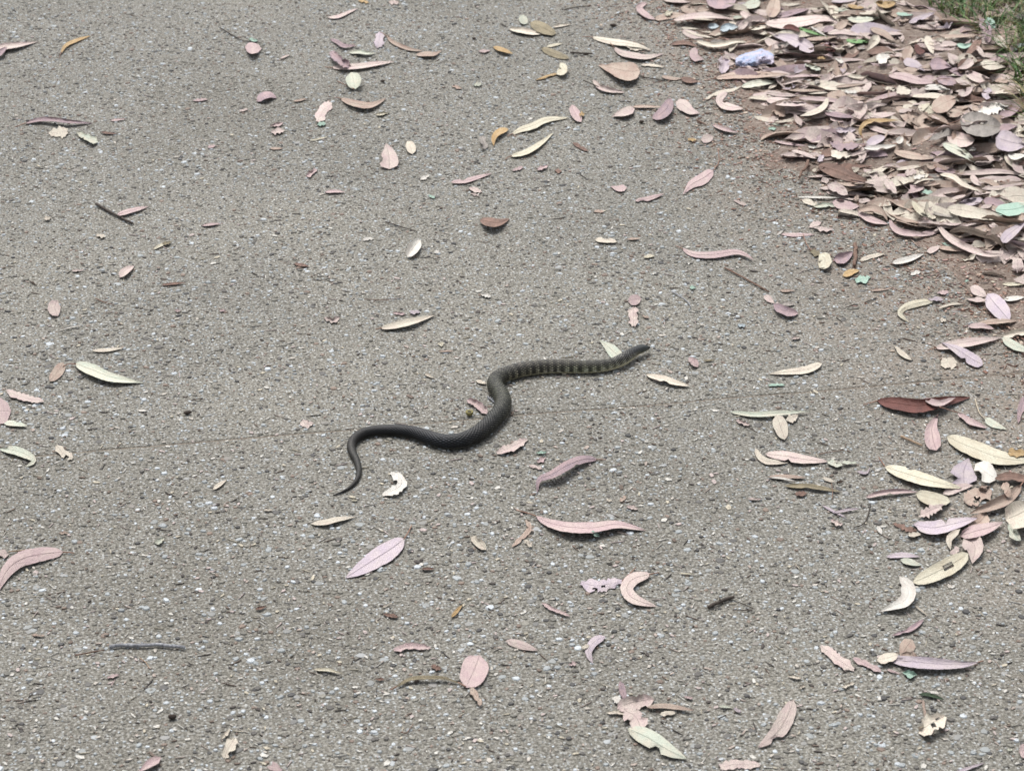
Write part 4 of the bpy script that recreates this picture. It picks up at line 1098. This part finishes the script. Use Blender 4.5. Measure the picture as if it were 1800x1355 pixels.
def build_leaves(text, pile):
    for ln in text.strip().splitlines():
        spec, _, label = ln.partition('|'); tk = spec.split(); label = label.strip()
        ox, oy, sc = TILES[tk[0]]; col, shape, w = tk[1], tk[2], float(tk[3]) / sc
        pts = []; kw = {}; pet = None
        for q in tk[4:]:
            if q[0] == 'L': kw['lift'] = float(q[1:]) * .001
            elif q[0] == 'U': kw['up1'] = float(q[1:]) * .001
            elif q[0] == 'D': kw['up0'] = float(q[1:]) * .001
            elif q[0] == 'H': kw['holes'] = float(q[1:])
            elif q[0] == '>':
                v = [float(a) for a in q[1:].split(',')]; pet = [(ox + v[i] / sc, oy + v[i + 1] / sc) for i in range(0, len(v), 2)]
            else: a, b = q.split(','); pts.append((ox + float(a) / sc, oy + float(b) / sc))
        P = np.array(pts); mx, my = P.mean(0)
        x, y = at(mx, my); mpp = math.sqrt(x * x + y * y + CAM_H ** 2) / FPX
        Lpx = np.linalg.norm(np.diff(P, axis=0), axis=1).sum(); small = shape == 'p' or Lpx * mpp < .024
        if 'lift' in kw: kw['lift'] *= .95
        V, Q, uv, PC, T = leaf_shape(P, w * 1.02, shape, at, mpp, tight=88 if pile else 92, tilt=0.0 if w * mpp > .022 else random.gauss(0, .22 if pile else .06), **kw)
        V, Q, uv = solid(V, Q, uv)
        o = place_obj('leaf_fragment' if small else 'fallen_leaf', V, Q, None, uv, ML[col])
        if small:
            lab = label or '%s %s leaf crumb %s' % (COLN[col], {'p': 'broken', 't': 'torn'}.get(shape, 'slender'), zone(mx, my, pile))
            tag(o, lab, 'leaf fragment', 'leaf fragments on and beside the path')
        else:
            size = 'long' if Lpx * mpp > .075 else 'short'
            lab = label or ('%s %s %s leaf %s' % (size, COLN[col], SHN[shape], zone(mx, my, pile))).replace(' lance-shaped', ' narrow' if w * mpp < .009 else ' lance-shaped')
            if len(lab.split()) > 16: lab = lab.replace(size + ' ', '', 1)
            tag(o, lab, 'leaf', 'fallen gum leaves on and beside the path')
        if label:
            assert label not in LABELS, label
            LABELS[label] = 1
        if not small and shape in 'lbeo' and Lpx * mpp > .05 and w * mpp > .0075:      # raised midrib
            nc = 7 if (w * 1.02 * mpp > .012) else 5; C0 = V[:len(PC) * nc].reshape(-1, nc, 3)[:, nc // 2].copy(); C0[:, 2] += .0001
            big = col == 'gy'; k = len(C0); TV, TQ, TT = tube(C0[1:k - 1], np.linspace(.0010 if big else .0005, .0003, k - 2), 4)
            place_obj('midrib', TV, TQ, TT, None, MB['cr'] if big else M_rib[col], True, o)
        # stalk
        if pet is None and shape in 'lb' and Lpx * mpp > .07 and not small and random.random() < .6:
            d = -T[0] / (np.linalg.norm(T[0]) + 1e-9); n_ = np.array([-d[1], d[0]]); k = random.uniform(.08, .16) * Lpx; bnd = random.uniform(-.35, .35) * k
            pet = [tuple(PC[0] - d * 2), tuple(PC[0] + d * k * .5 + n_ * bnd * .3), tuple(PC[0] + d * k + n_ * bnd)]
        if pet:
            pp = spline(pet, 7); mid = V[:len(V) // 2]; nc = 7 if (w * mpp > .012) else 5
            z0 = mid[nc // 2, 2]
            hx, hy = at(pp[:, 0], pp[:, 1], .002); i, j = hcell(hx, hy)
            zz = np.linspace(z0, HF[i[-1], j[-1]] + .0008, 7); zz = np.maximum(zz, np.minimum(HF[i, j] + .0006, zz + .004))
            hx, hy = at(pp[:, 0], pp[:, 1], zz)
            TV, TQ, TT = tube(np.stack([hx, hy, zz], 1), np.linspace(.0009, .0007, 7), 5)
            place_obj('petiole', TV, TQ, TT, None, M_petiole, True, o)
build_leaves(PILE, True)
build_leaves(PATHL, False)

# ------------------------------------------------------------------ twigs and sticks
for ln in TWIGS.strip().splitlines():
    spec, _, label = ln.partition('|'); tk = spec.split(); ox, oy, sc = TILES[tk[0]]
    P = np.array([(ox + float(a.split(',')[0]) / sc, oy + float(a.split(',')[1]) / sc) for a in tk[3:]])
    mx, my = P.mean(0); x, y = at(mx, my); mpp = math.sqrt(x * x + y * y + CAM_H ** 2) / FPX
    r = max(float(tk[2]) / sc / 2 * mpp, .0006)
    n = 12; pp = spline(P, n); x, y = at(pp[:, 0], pp[:, 1], r + .001); i, j = hcell(x, y)
    z = np.percentile(HF[i, j], 85) + r * .9; x, y = at(pp[:, 0], pp[:, 1], z)
    rr = r * np.linspace(1.08, .82, n) * (.88 + .26 * rng.random(n))
    x = x + (rng.random(n) - .5) * r * .5; y = y + (rng.random(n) - .5) * r * .5
    V, Q, T = tube(np.stack([x, y, np.full(n, z)], 1), rr, 8, .22)
    o = place_obj('twig', V, Q, T, None, MB[tk[1]], True)
    tag(o, label.strip(), 'twig', 'twigs and sticks lying on the path')
    if r > .0016:      # broken-off side shoot
        k = n // 2 + random.randint(-2, 2); p0 = np.array([x[k], y[k], z + r * .5]); d = np.array([random.uniform(-1, 1), random.uniform(-1, 1), .35]); d /= np.linalg.norm(d)
        V, Q, T = tube(np.array([p0 + d * r * q for q in (0, 1.2, 2.1)]), [r * .5, r * .4, r * .3], 6)
        place_obj('side_shoot', V, Q, T, None, MB[tk[1]], True, o)

# ------------------------------------------------------------------ the snake
#       px      py    radius lift(mm) flat  dorsal           flank           band
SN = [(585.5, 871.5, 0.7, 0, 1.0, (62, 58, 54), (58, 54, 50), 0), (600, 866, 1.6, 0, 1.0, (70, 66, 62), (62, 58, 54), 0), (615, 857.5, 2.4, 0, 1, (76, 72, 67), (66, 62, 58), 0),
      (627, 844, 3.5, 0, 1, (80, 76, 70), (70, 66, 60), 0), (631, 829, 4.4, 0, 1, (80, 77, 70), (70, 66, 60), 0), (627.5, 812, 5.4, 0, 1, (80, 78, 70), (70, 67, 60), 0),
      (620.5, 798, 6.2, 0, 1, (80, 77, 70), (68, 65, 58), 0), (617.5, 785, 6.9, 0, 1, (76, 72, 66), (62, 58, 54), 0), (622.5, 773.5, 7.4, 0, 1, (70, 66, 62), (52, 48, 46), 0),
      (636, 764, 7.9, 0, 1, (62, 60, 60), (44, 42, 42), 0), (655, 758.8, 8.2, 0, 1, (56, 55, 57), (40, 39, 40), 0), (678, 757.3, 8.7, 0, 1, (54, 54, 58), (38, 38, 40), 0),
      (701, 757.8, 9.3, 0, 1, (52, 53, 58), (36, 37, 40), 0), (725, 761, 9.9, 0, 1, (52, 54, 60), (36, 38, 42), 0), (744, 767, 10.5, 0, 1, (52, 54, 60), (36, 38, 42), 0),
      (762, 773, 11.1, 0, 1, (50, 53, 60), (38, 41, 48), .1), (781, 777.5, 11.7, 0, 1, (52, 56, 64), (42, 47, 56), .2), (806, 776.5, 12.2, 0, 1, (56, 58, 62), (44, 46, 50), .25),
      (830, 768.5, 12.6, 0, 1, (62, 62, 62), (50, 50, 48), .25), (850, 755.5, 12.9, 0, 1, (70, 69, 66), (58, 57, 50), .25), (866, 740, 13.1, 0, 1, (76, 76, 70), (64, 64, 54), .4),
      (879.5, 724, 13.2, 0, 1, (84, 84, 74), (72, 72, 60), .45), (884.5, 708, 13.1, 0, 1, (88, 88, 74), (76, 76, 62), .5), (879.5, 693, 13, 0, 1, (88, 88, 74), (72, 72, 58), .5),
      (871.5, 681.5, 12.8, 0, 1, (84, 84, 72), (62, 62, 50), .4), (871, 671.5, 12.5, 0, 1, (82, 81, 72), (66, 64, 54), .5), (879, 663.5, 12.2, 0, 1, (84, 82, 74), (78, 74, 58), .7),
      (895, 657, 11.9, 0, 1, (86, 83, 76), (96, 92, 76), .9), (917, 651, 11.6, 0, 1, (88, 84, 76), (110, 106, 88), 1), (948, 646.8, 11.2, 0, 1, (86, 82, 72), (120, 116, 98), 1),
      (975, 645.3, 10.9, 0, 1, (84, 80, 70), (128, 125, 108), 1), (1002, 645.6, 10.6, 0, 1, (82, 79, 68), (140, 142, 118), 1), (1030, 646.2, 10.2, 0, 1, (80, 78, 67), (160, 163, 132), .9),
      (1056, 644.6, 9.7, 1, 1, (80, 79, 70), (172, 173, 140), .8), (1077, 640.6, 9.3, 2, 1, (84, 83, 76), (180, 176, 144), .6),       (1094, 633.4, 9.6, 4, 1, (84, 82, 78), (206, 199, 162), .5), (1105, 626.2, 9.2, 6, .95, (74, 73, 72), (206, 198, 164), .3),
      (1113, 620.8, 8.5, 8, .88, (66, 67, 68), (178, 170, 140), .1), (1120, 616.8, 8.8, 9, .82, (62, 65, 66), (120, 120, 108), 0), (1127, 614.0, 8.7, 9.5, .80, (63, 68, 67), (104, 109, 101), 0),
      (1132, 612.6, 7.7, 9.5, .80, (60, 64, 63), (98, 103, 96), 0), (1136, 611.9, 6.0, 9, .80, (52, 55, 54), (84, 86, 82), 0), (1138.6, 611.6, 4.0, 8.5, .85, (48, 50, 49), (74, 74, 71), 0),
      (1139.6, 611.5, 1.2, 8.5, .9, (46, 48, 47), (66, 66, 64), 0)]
def make_snake():
    A = np.array([[s[0], s[1], s[2], s[3], s[4], *s[5], *s[6], s[7]] for s in SN], float)
    mpp = np.hypot(np.hypot(*at(A[:, 0], A[:, 1])), CAM_H) / FPX
    A[:, 2] *= mpp * 1.05; A[:, 3] *= .00065
    z = A[:, 2] * A[:, 4] * .93 + A[:, 3]
    x, y = at(A[:, 0], A[:, 1], z); A[:, 0] = x; A[:, 1] = y
    A = np.hstack([A, z[:, None]])
    D = spline(A, 1100)[::1]                                  # tail .. head
    P = D[:, [0, 1, 12]]; r = np.maximum(D[:, 2], .0004); flat = D[:, 4]
    P[:, 2] += .0008
    T = np.gradient(P, axis=0); T /= np.linalg.norm(T, axis=1)[:, None]
    Lat = np.cross(T, [0, 0, 1.0]); Lat /= np.linalg.norm(Lat, axis=1)[:, None]; Up = np.cross(Lat, T)
    s = np.r_[0, np.cumsum(np.linalg.norm(np.diff(P, axis=0), axis=1))]; s = s[-1] - s       # metres from the snout
    na = 132; th = np.linspace(-np.pi, np.pi, na, endpoint=False)       # 0 = back
    ct, st = np.cos(th), np.sin(th)
    # scales: rows of lozenges on back and sides, broad plates below
    bodyw = np.clip((s - .028) / .02, 0, 1)[:, None]
    dl = np.maximum(.0031 * np.clip(r / .0095, .35, 1), .0015)
    ph = np.cumsum(np.r_[0, -np.diff(s)] / dl)[:, None]
    q = (th / (2 * np.pi) * 34)[None]
    a = ph * 1.0 + q / 1.0; b = ph - q
    fa = a * .5 % 1; fb = b * .5 % 1
    edge = np.minimum(np.minimum(fa, 1 - fa), np.minimum(fb, 1 - fb))
    dome = np.clip(edge / .22, 0, 1) ** .7
    belly = np.clip((np.abs(th) - 2.15) / .12, 0, 1)[None]
    plate = np.clip(np.abs((ph * .5 % 1) - .5) * -4 + 2, 0, 1) ** .5
    hgt = (dome * (1 - belly) + plate * belly) * bodyw
    disp = hgt * np.clip(r[:, None] / .0095, .2, 1) * .0010
    hd = (np.clip((.030 - s) / .012, 0, 1))[:, None]
    rw = (r * (1 + .04 * (1 - flat)))[:, None]; rh = (r * flat)[:, None]
    cy = np.where(ct < 0, np.sign(ct) * np.abs(ct) ** 1.0 * .90, ct)[None]
    sq = np.sign(st) * np.abs(st) ** .9
    offL = (rw + disp) * sq[None]; offU = (rh + disp) * cy
    # spine ridge and brow on the head
    offU = offU * (1 - hd * .12 * np.exp(-(th[None] / .5) ** 2))
    V = P[:, None] + Lat[:, None] * offL[..., None] + Up[:, None] * offU[..., None]
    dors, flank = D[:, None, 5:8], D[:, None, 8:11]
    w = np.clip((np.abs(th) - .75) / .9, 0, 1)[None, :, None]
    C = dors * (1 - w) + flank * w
    ia = np.floor(a * .5).astype(int); ib = np.floor(b * .5).astype(int)
    cellr = _perm[ia % 256, ib % 256]                              # every scale has its own shade
    sc_ = np.interp((ia + ib + 1).ravel(), ph[:, 0], s).reshape(ia.shape)      # bands end at scale edges
    wave = np.sin(sc_ / .0118 * 2 * np.pi + .9 * np.sin(sc_ * 70) + .35 * np.abs(th)[None] + (cellr - .5) * .9)
    band = np.clip(wave * 1.6, -1, 1)[..., None] * D[:, None, 11:12]
    C = C * (1 - .55 * np.clip(band, 0, 1) * (.4 + .6 * w)) * (1 + .6 * np.clip(-band, 0, 1) * (.3 + .7 * w))
    C = C * (.80 + .40 * cellr[..., None] * bodyw[..., None] + .20 * (1 - bodyw[..., None]))
    cream = np.array([226, 218, 176.])
    pale = np.clip((.33 - s) / .2, 0, 1)[:, None, None]
    b0 = 1.95 - .42 * np.exp(-((s - .062) / .034) ** 2)[:, None]
    bel = np.clip((np.abs(th)[None] - b0) / .2, 0, 1)[..., None]
    C = C * (1 - bel) + (cream * pale + np.array([120, 118, 108.]) * (1 - pale)) * bel
    # dark skin between the scales, pale keels near the neck
    gap = (1 - hgt)[..., None] * bodyw[..., None] * (1 - bel * .6)
    C = C * (1 - .6 * gap * (edge[..., None] < .2)) * (1 + .4 * (edge[..., None] > .3) * bodyw[..., None])
    neck = np.exp(-((s - .055) / .03) ** 2)[:, None, None] * (1 - bel)
    C = C * (1 + neck * (1.15 * (fa > .55)[..., None] * (edge > .1)[..., None] - .5))
    lips = (hd * np.exp(-((np.abs(th)[None] - 1.75) / .28) ** 2))[..., None]
    C = C * (1 - lips * .55) + np.array([150, 152, 138.]) * lips * .55
    C = np.clip(C, 5, 255) / 255
    lin = np.where(C > .04045, ((C + .055) / 1.055) ** 2.4, C / 12.92) * ALB * (.56 + .38 * np.clip((.40 - s) / .15, 0, 1) * np.clip((s - .012) / .03, .45, 1))[:, None, None] * (1 + .2 * bel * pale)  # last factor lightens the cream belly to offset the body's own shade
    n = len(P)
    i, k = np.meshgrid(np.arange(n - 1), np.arange(na), indexing='ij'); i = i.ravel(); k = k.ravel(); k2 = (k + 1) % na
    Q = np.stack([i * na + k, i * na + k2, (i + 1) * na + k2, (i + 1) * na + k], 1)
    VV = np.vstack([V.reshape(-1, 3), P[0], P[-1]]); CC = np.vstack([lin.reshape(-1, 3), lin[0, 0], lin[-1, 0]])
    Tt = [(((j + 1) % na), j, n * na) for j in range(na)] + [((n - 1) * na + j, (n - 1) * na + (j + 1) % na, n * na + 1) for j in range(na)]
    base = np.array([*P[n // 2, :2], 0])
    o = bpy.data.objects.new('snake', mesh_np('snake', VV - base, Q, Tt, True, None, CC)); o.location = base
    m = mat_attr('snake_scales', .42, 900, .0002, .3, .3); o.data.materials.append(m)
    link(o); tag(o, 'slender dark olive banded snake gliding across the concrete path', 'snake')
    # eyes and tongue
    me_, nt, b = nodes('snake_eye'); b.inputs['Base Color'].default_value = (.006, .006, .006, 1); b.inputs['Roughness'].default_value = .08
    ie = np.argmin(np.abs(s - .0105))
    for sg in (-1, 1):
        c = P[ie] + Lat[ie] * sg * r[ie] * .84 + Up[ie] * r[ie] * flat[ie] * .42
        u, v = np.meshgrid(np.linspace(0, np.pi, 8), np.linspace(0, 2 * np.pi, 12, endpoint=False), indexing='ij')
        sv = np.stack([np.sin(u) * np.cos(v), np.sin(u) * np.sin(v), np.cos(u)], -1).reshape(-1, 3) * .0021 + c
        Qe = [(a_ * 12 + b_, a_ * 12 + (b_ + 1) % 12, (a_ + 1) * 12 + (b_ + 1) % 12, (a_ + 1) * 12 + b_) for a_ in range(7) for b_ in range(12)]
        place_obj('eye', sv, Qe, None, None, me_, True, o)
    mt, nt, b = nodes('snake_tongue'); b.inputs['Base Color'].default_value = (.012, .008, .010, 1)
    p = P[-1]; d = T[-1]; l = Lat[-1]; Vt, Qt, Tn = tube(np.array([p - d * .001, p + d * .003, p + d * .0055 - [0, 0, .0006]]), [.0007, .0006, .0005], 5); tv, tq, tt = [Vt], [np.array(Qt)], [np.array(Tn)]; nn = len(Vt)
    for sg in (-1, 1):
        Vt, Qt, Tn = tube(np.array([p + d * .005 - [0, 0, .0005], p + d * .0075 + l * sg * .0011 - [0, 0, .001], p + d * .0095 + l * sg * .0024 - [0, 0, .0008]]), [.0005, .0004, .0002], 5)
        tv.append(Vt); tq.append(np.array(Qt) + nn); tt.append(np.array(Tn) + nn); nn += len(Vt)
    place_obj('tongue', np.vstack(tv), np.vstack(tq), np.vstack(tt), None, mt, True, o)
make_snake()

# ------------------------------------------------------------------ gum nut, seeds, paper
def lathe(prof_, c, ns=14, jit=.06):
    V = []
    for (rr, zz) in prof_:
        for k in range(ns):
            a = 2 * math.pi * k / ns; V.append((c[0] + rr * math.cos(a), c[1] + rr * math.sin(a), c[2] + zz))
    n = len(prof_)
    Q = [(i * ns + k, i * ns + (k + 1) % ns, (i + 1) * ns + (k + 1) % ns, (i + 1) * ns + k) for i in range(n - 1) for k in range(ns)]
    return np.array(V), Q
gx, gy = at(450 + 1495 / 3.984, 680 + 185 / 3.984, .004); R0 = .0056
V, Q = lathe([(.0002, -.0008), (R0 * .5, 0), (R0 * .86, .0018), (R0, .0044), (R0 * .96, .0060), (R0 * .86, .0064), (R0 * .74, .0056), (R0 * .2, .0052), (.0001, .0051)], (gx, gy, .0012))
nut = place_obj('gumnut', V, Q, None, None, mat_bark('gumnut_shell', (120, 112, 66), (196, 184, 122)), True)
tag(nut, 'small round yellow-olive gum nut beside the bend of the snake', 'gumnut')
mv_, nt_, b_ = nodes('gumnut_opening'); b_.inputs['Base Color'].default_value = (.008, .007, .005, 1)
for k in range(4):
    a = k * math.pi / 2 + .5; V, Q = lathe([(.0013, 0), (.0012, .0005), (.0001, .0006)], (gx + .0019 * math.cos(a), gy + .0019 * math.sin(a), .0065), 8)
    place_obj('valve_opening', V, Q, None, None, mv_, True, nut)
MS = mat_bark('seed_husk', (36, 30, 26), (84, 66, 52))
for (px, py, a, b2, lab) in [(1078, 46, .0068, .0042, 'dark reddish seed pod alone beyond the cream slender leaf'), (330, 725.5, .006, .0034, 'small black seed on open concrete beyond the joint'),
                             (1128, 215, .004, .0036, 'tiny black seed beside a blunt pale tan leaf'), (303, 1260, .0052, .0036, 'glossy brown seed past the grey weathered stick'),
                             (673, 143, .0045, .003, 'black seed crumb near the cupped yellowish green leaf'), (833, 68, .004, .003, 'tiny dark seed far from the litter on open concrete')]:
    x, y = at(px, py, .003); u, v = np.meshgrid(np.linspace(0, np.pi, 8), np.linspace(0, 2 * np.pi, 12, endpoint=False), indexing='ij')
    rad = 1 + .28 * (rng.random(u.shape) - .5); ro = random.random() * .8 - .4
    X = np.sin(u) * np.cos(v) * a * rad * (1 + .25 * np.cos(u)); Y = np.sin(u) * np.sin(v) * b2 * rad; Z = np.cos(u) * b2 * .75 * rad
    V = np.stack([x + X * math.cos(ro) - Y * math.sin(ro), y + X * math.sin(ro) + Y * math.cos(ro), Z], -1).reshape(-1, 3)
    V[:, 2] += .0006 - V[:, 2].min()
    Qe = [(i * 12 + k, i * 12 + (k + 1) % 12, (i + 1) * 12 + (k + 1) % 12, (i + 1) * 12 + k) for i in range(7) for k in range(12)]
    tag(place_obj('seed', V, Qe, None, None, MS, True), lab, 'seed', 'dark seeds dropped on the path')
def paper():
    nx, ny = 34, 14
    t = np.linspace(0, 1, nx)[:, None]; c = np.linspace(-1, 1, ny)[None]
    cl = spline([(1293, 109), (1308, 106), (1326, 103), (1345, 98), (1360, 104)], nx)
    wid = np.interp(t[:, 0], [0, .08, .3, .6, .9, 1], [6, 9, 12, 13.5, 13, 8])
    X = cl[:, 0:1] + 0 * c + (rng.random((nx, ny)) - .5) * 1.6; Y = cl[:, 1:2] - c * wid[:, None] + (rng.random((nx, ny)) - .5) * 1.4
    z = .014 * (1 - np.abs(c) ** 1.6) * (.55 + .45 * np.sin(np.pi * t)) + (vnoise(X, Y, 7) - .5) * .008 + (vnoise(X, Y, 3) - .5) * .003
    z = np.maximum(z, .001); x, y = at(X, Y, z + .004); i, j = hcell(x, y); off = np.percentile(HF[i, j], 50) + .0005
    x, y = at(X, Y, z + off)
    V = np.stack([x.ravel(), y.ravel(), (z + off).ravel()], 1); A, B = np.meshgrid(np.arange(nx - 1), np.arange(ny - 1), indexing='ij'); q = (A * ny + B).ravel()
    Q = np.stack([q, q + 1, q + ny + 1, q + ny], 1)[:, ::-1]; uv = np.zeros((len(V), 2))
    V, Q, uv = solid(V, Q, uv, .0006)
    m, nt, b = nodes('crumpled_tissue'); tc = N(nt, 'ShaderNodeTexCoord').outputs['Object']
    nt.links.new(ramp(nt, noise(nt, tc, 45, 3), [(.38, alb((178, 198, 232))), (.62, alb((224, 214, 230)))]), b.inputs['Base Color']); b.inputs['Roughness'].default_value = .8
    bump(nt, b, noise(nt, tc, 260, 4), .6, .001)
    o = place_obj('paper_scrap', V, Q, None, None, m, False); tag(o, 'crumpled pale lilac blue paper scrap in the leaf litter', 'paper scrap')
paper()

# ------------------------------------------------------------------ crumbs of bark and leaf too small to count
def crumbs():
    X, Y, C, Sx, Sy = [], [], [], [], []
    warm = [(176, 140, 122), (206, 176, 158), (150, 112, 94), (120, 92, 78), (224, 204, 184), (196, 160, 150)]
    cool = [(222, 214, 202), (240, 236, 226), (204, 188, 176), (132, 116, 104), (92, 85, 80), (216, 200, 194), (222, 212, 190), (240, 236, 226)]
    for k in range(17000):
        if k < 11000:
            v = random.uniform(-.55, 2.25); ub = float(np.interp(v, _bp[:, 1], _bp[:, 0], left=.06, right=-.12))
            u = ub + random.gauss(.04, .10) if random.random() < .6 else ub + random.uniform(-.08, .45)
            x, y = from_uv(u, v); c = random.choice(warm)
        else:
            px, py = random.uniform(-60, 1860), random.uniform(-20, 1400); x, y = at(px, py); c = random.choice(cool)
        X.append(x); Y.append(y); C.append(alb(c)); L = random.uniform(.0012, .0042) * (1.5 if random.random() < .1 else 1)
        if random.random() < .16: Sx.append(random.uniform(.004, .010)); Sy.append(random.uniform(.0004, .0007))
        else: Sx.append(L); Sy.append(L * random.uniform(.25, .7))
    X, Y, Sx, Sy, C = map(np.array, (X, Y, Sx, Sy, C)); n = len(X)
    z0 = np.maximum(soil_z(X, Y), .0009) + .0004
    ns = 5; ang = np.linspace(0, 2 * np.pi, ns, endpoint=False)[None] + .4 * rng.random((n, ns)); ro = rng.random((n, 1)) * np.pi
    rr = .7 + .5 * rng.random((n, ns)); lx = Sx[:, None] * np.cos(ang) * rr; ly = Sy[:, None] * np.sin(ang) * rr
    V = np.zeros((n, 2 * ns + 1, 3)); px = lx * np.cos(ro) - ly * np.sin(ro); py = lx * np.sin(ro) + ly * np.cos(ro)
    tilt = (rng.random((n, 1)) - .3) * .22
    V[:, :ns, 0] = X[:, None] + px; V[:, :ns, 1] = Y[:, None] + py; V[:, :ns, 2] = z0[:, None] - .0008
    V[:, ns:2 * ns] = V[:, :ns]; V[:, ns:2 * ns, 2] = z0[:, None] + .0003 + np.maximum(lx * tilt, -.0003)
    V[:, 2 * ns, 0] = X; V[:, 2 * ns, 1] = Y; V[:, 2 * ns, 2] = z0 + .0006
    base = (np.arange(n) * (2 * ns + 1))[:, None, None]; i = np.arange(ns); j = (i + 1) % ns
    Q = (np.stack([i, j, j + ns, i + ns], 1)[None] + base).reshape(-1, 4); T = (np.stack([i + ns, j + ns, i * 0 + 2 * ns], 1)[None] + base).reshape(-1, 3)
    return mesh_np('leaf_crumbs', V.reshape(-1, 3), Q, T, False, None, np.repeat(C, 2 * ns + 1, 0))
cr_ = link(bpy.data.objects.new('leaf_crumbs', crumbs())); cr_.data.materials.append(mat_attr('leaf_crumb', .85, 400, .0004))
tag(cr_, 'fine brown and pale crumbs of bark and leaf strewn over path', 'crumbs', None, 'stuff')

# ------------------------------------------------------------------ grass tuft beyond the litter
def blade(x, y, z, h, lean, hd, w, col):
    n = 6; t = np.linspace(0, 1, n); out = lean * h * t ** 1.6; zz = z + h * (t - .42 * lean * t ** 2.2)
    cx = x + out * math.cos(hd); cy = y + out * math.sin(hd); ww = w * (1 - t ** 1.7) * .5 + .0001
    nx, ny = -math.sin(hd), math.cos(hd)
    V = np.concatenate([np.stack([cx - nx * ww, cy - ny * ww, zz], 1), np.stack([cx, cy, zz - w * .18], 1), np.stack([cx + nx * ww, cy + ny * ww, zz], 1)])
    Q = [(i, i + 1, n + i + 1, n + i) for i in range(n - 1)] + [(n + i, n + i + 1, 2 * n + i + 1, 2 * n + i) for i in range(n - 1)]
    return V, np.array(Q), np.repeat(np.array([col]), 3 * n, 0)
def grass():
    poly = [(1605, -80), (1632, 15), (1700, 52), (1752, 84), (1782, 128), (1802, 215), (1870, 300), (2100, 330), (2100, -80)]
    gp = [(96, 130, 62), (126, 152, 80), (78, 110, 50), (140, 154, 88), (190, 180, 126), (108, 150, 84), (84, 124, 62), (150, 132, 92)]
    Vs, Qs, Cs = [], [], []; n0 = 0; k = 0
    while k < 10500:
        if k < 5200:
            px, py = random.uniform(1580, 2100), random.uniform(-80, 330)
            if not poly_in(px, py, poly): continue
            x, y = at(px, py, .02)
        else:
            x, y = from_uv(random.uniform(.62, 1.7), random.uniform(-1.0, 3.6)); px = 1800
            if (abs(x) < .5547 + (y - 2.328) * .17844 + .03) and y < 5.1: continue
        z = float(soil_z(np.array([x]), np.array([y]))[0]) - .002
        ed = min(1, max(.25, (px - 1590) / 200))
        V, Q, C = blade(x, y, z, random.uniform(.03, .075) * (.55 + .45 * ed), random.uniform(.4, 1.5), random.uniform(0, 6.28), (random.uniform(.005, .009) if random.random() < .08 else random.uniform(.0016, .0044)), alb(random.choice(gp), random.uniform(.7, 1.05)))
        Vs.append(V); Qs.append(Q + n0); Cs.append(C); n0 += len(V); k += 1
    return mesh_np('grass', np.vstack(Vs), np.vstack(Qs), None, True, None, np.vstack(Cs))
gr = link(bpy.data.objects.new('grass', grass())); gr.data.materials.append(mat_attr('grass_blade', .55, 120, .0002, .4, .3))
tag(gr, 'olive green grass tuft growing beyond the leaf litter', 'grass', None, 'stuff')
GB = mat_leaf('green_grass', (126, 168, 112), (150, 186, 128), (176, 204, 150), .1)
for tile, w, pts, lab in [('b', 44, [(320, 345), (480, 412), (620, 455), (840, 520)], 'flat green grass blade lying across the long pinkish beige leaf'),
                          ('c', 70, [(955, -40), (935, 100), (950, 260)], 'upright wide green blade in front of the grass tuft'),
                          ('b', 26, [(590, 370), (700, 440), (825, 512)], 'thin white straw lying beside the flat green grass blade'),
                          ('b', 60, [(1080, 560), (1240, 580), (1420, 590)], 'short dark green blade half buried in the litter'),
                          ('c', 45, [(1780, 1100), (1690, 960), (1560, 830), (1400, 760)], 'long yellow-green blade arching over the litter from the grass'),
                          ('c', 36, [(1793, 960), (1690, 860), (1560, 790)], 'straw-coloured blade arching over the litter from the grass')]:
    ox, oy, sc = TILES[tile]; P = np.array([(ox + a / sc, oy + b / sc) for a, b in pts]); x, y = at(*P.mean(0)); mpp = math.sqrt(x * x + y * y + CAM_H ** 2) / FPX
    V, Q, uv, _, _ = leaf_shape(P, w / sc, 'l', at, mpp, lift=.008 if tile == 'c' else .002, tight=70); V, Q, uv = solid(V, Q, uv)
    straw = 'straw' in lab
    o = place_obj('grass_blade', V, Q, None, uv, ML['wh'] if 'white' in lab else (ML['yl'] if straw else GB)); tag(o, lab, 'grass blade', 'single grass blades by the litter')
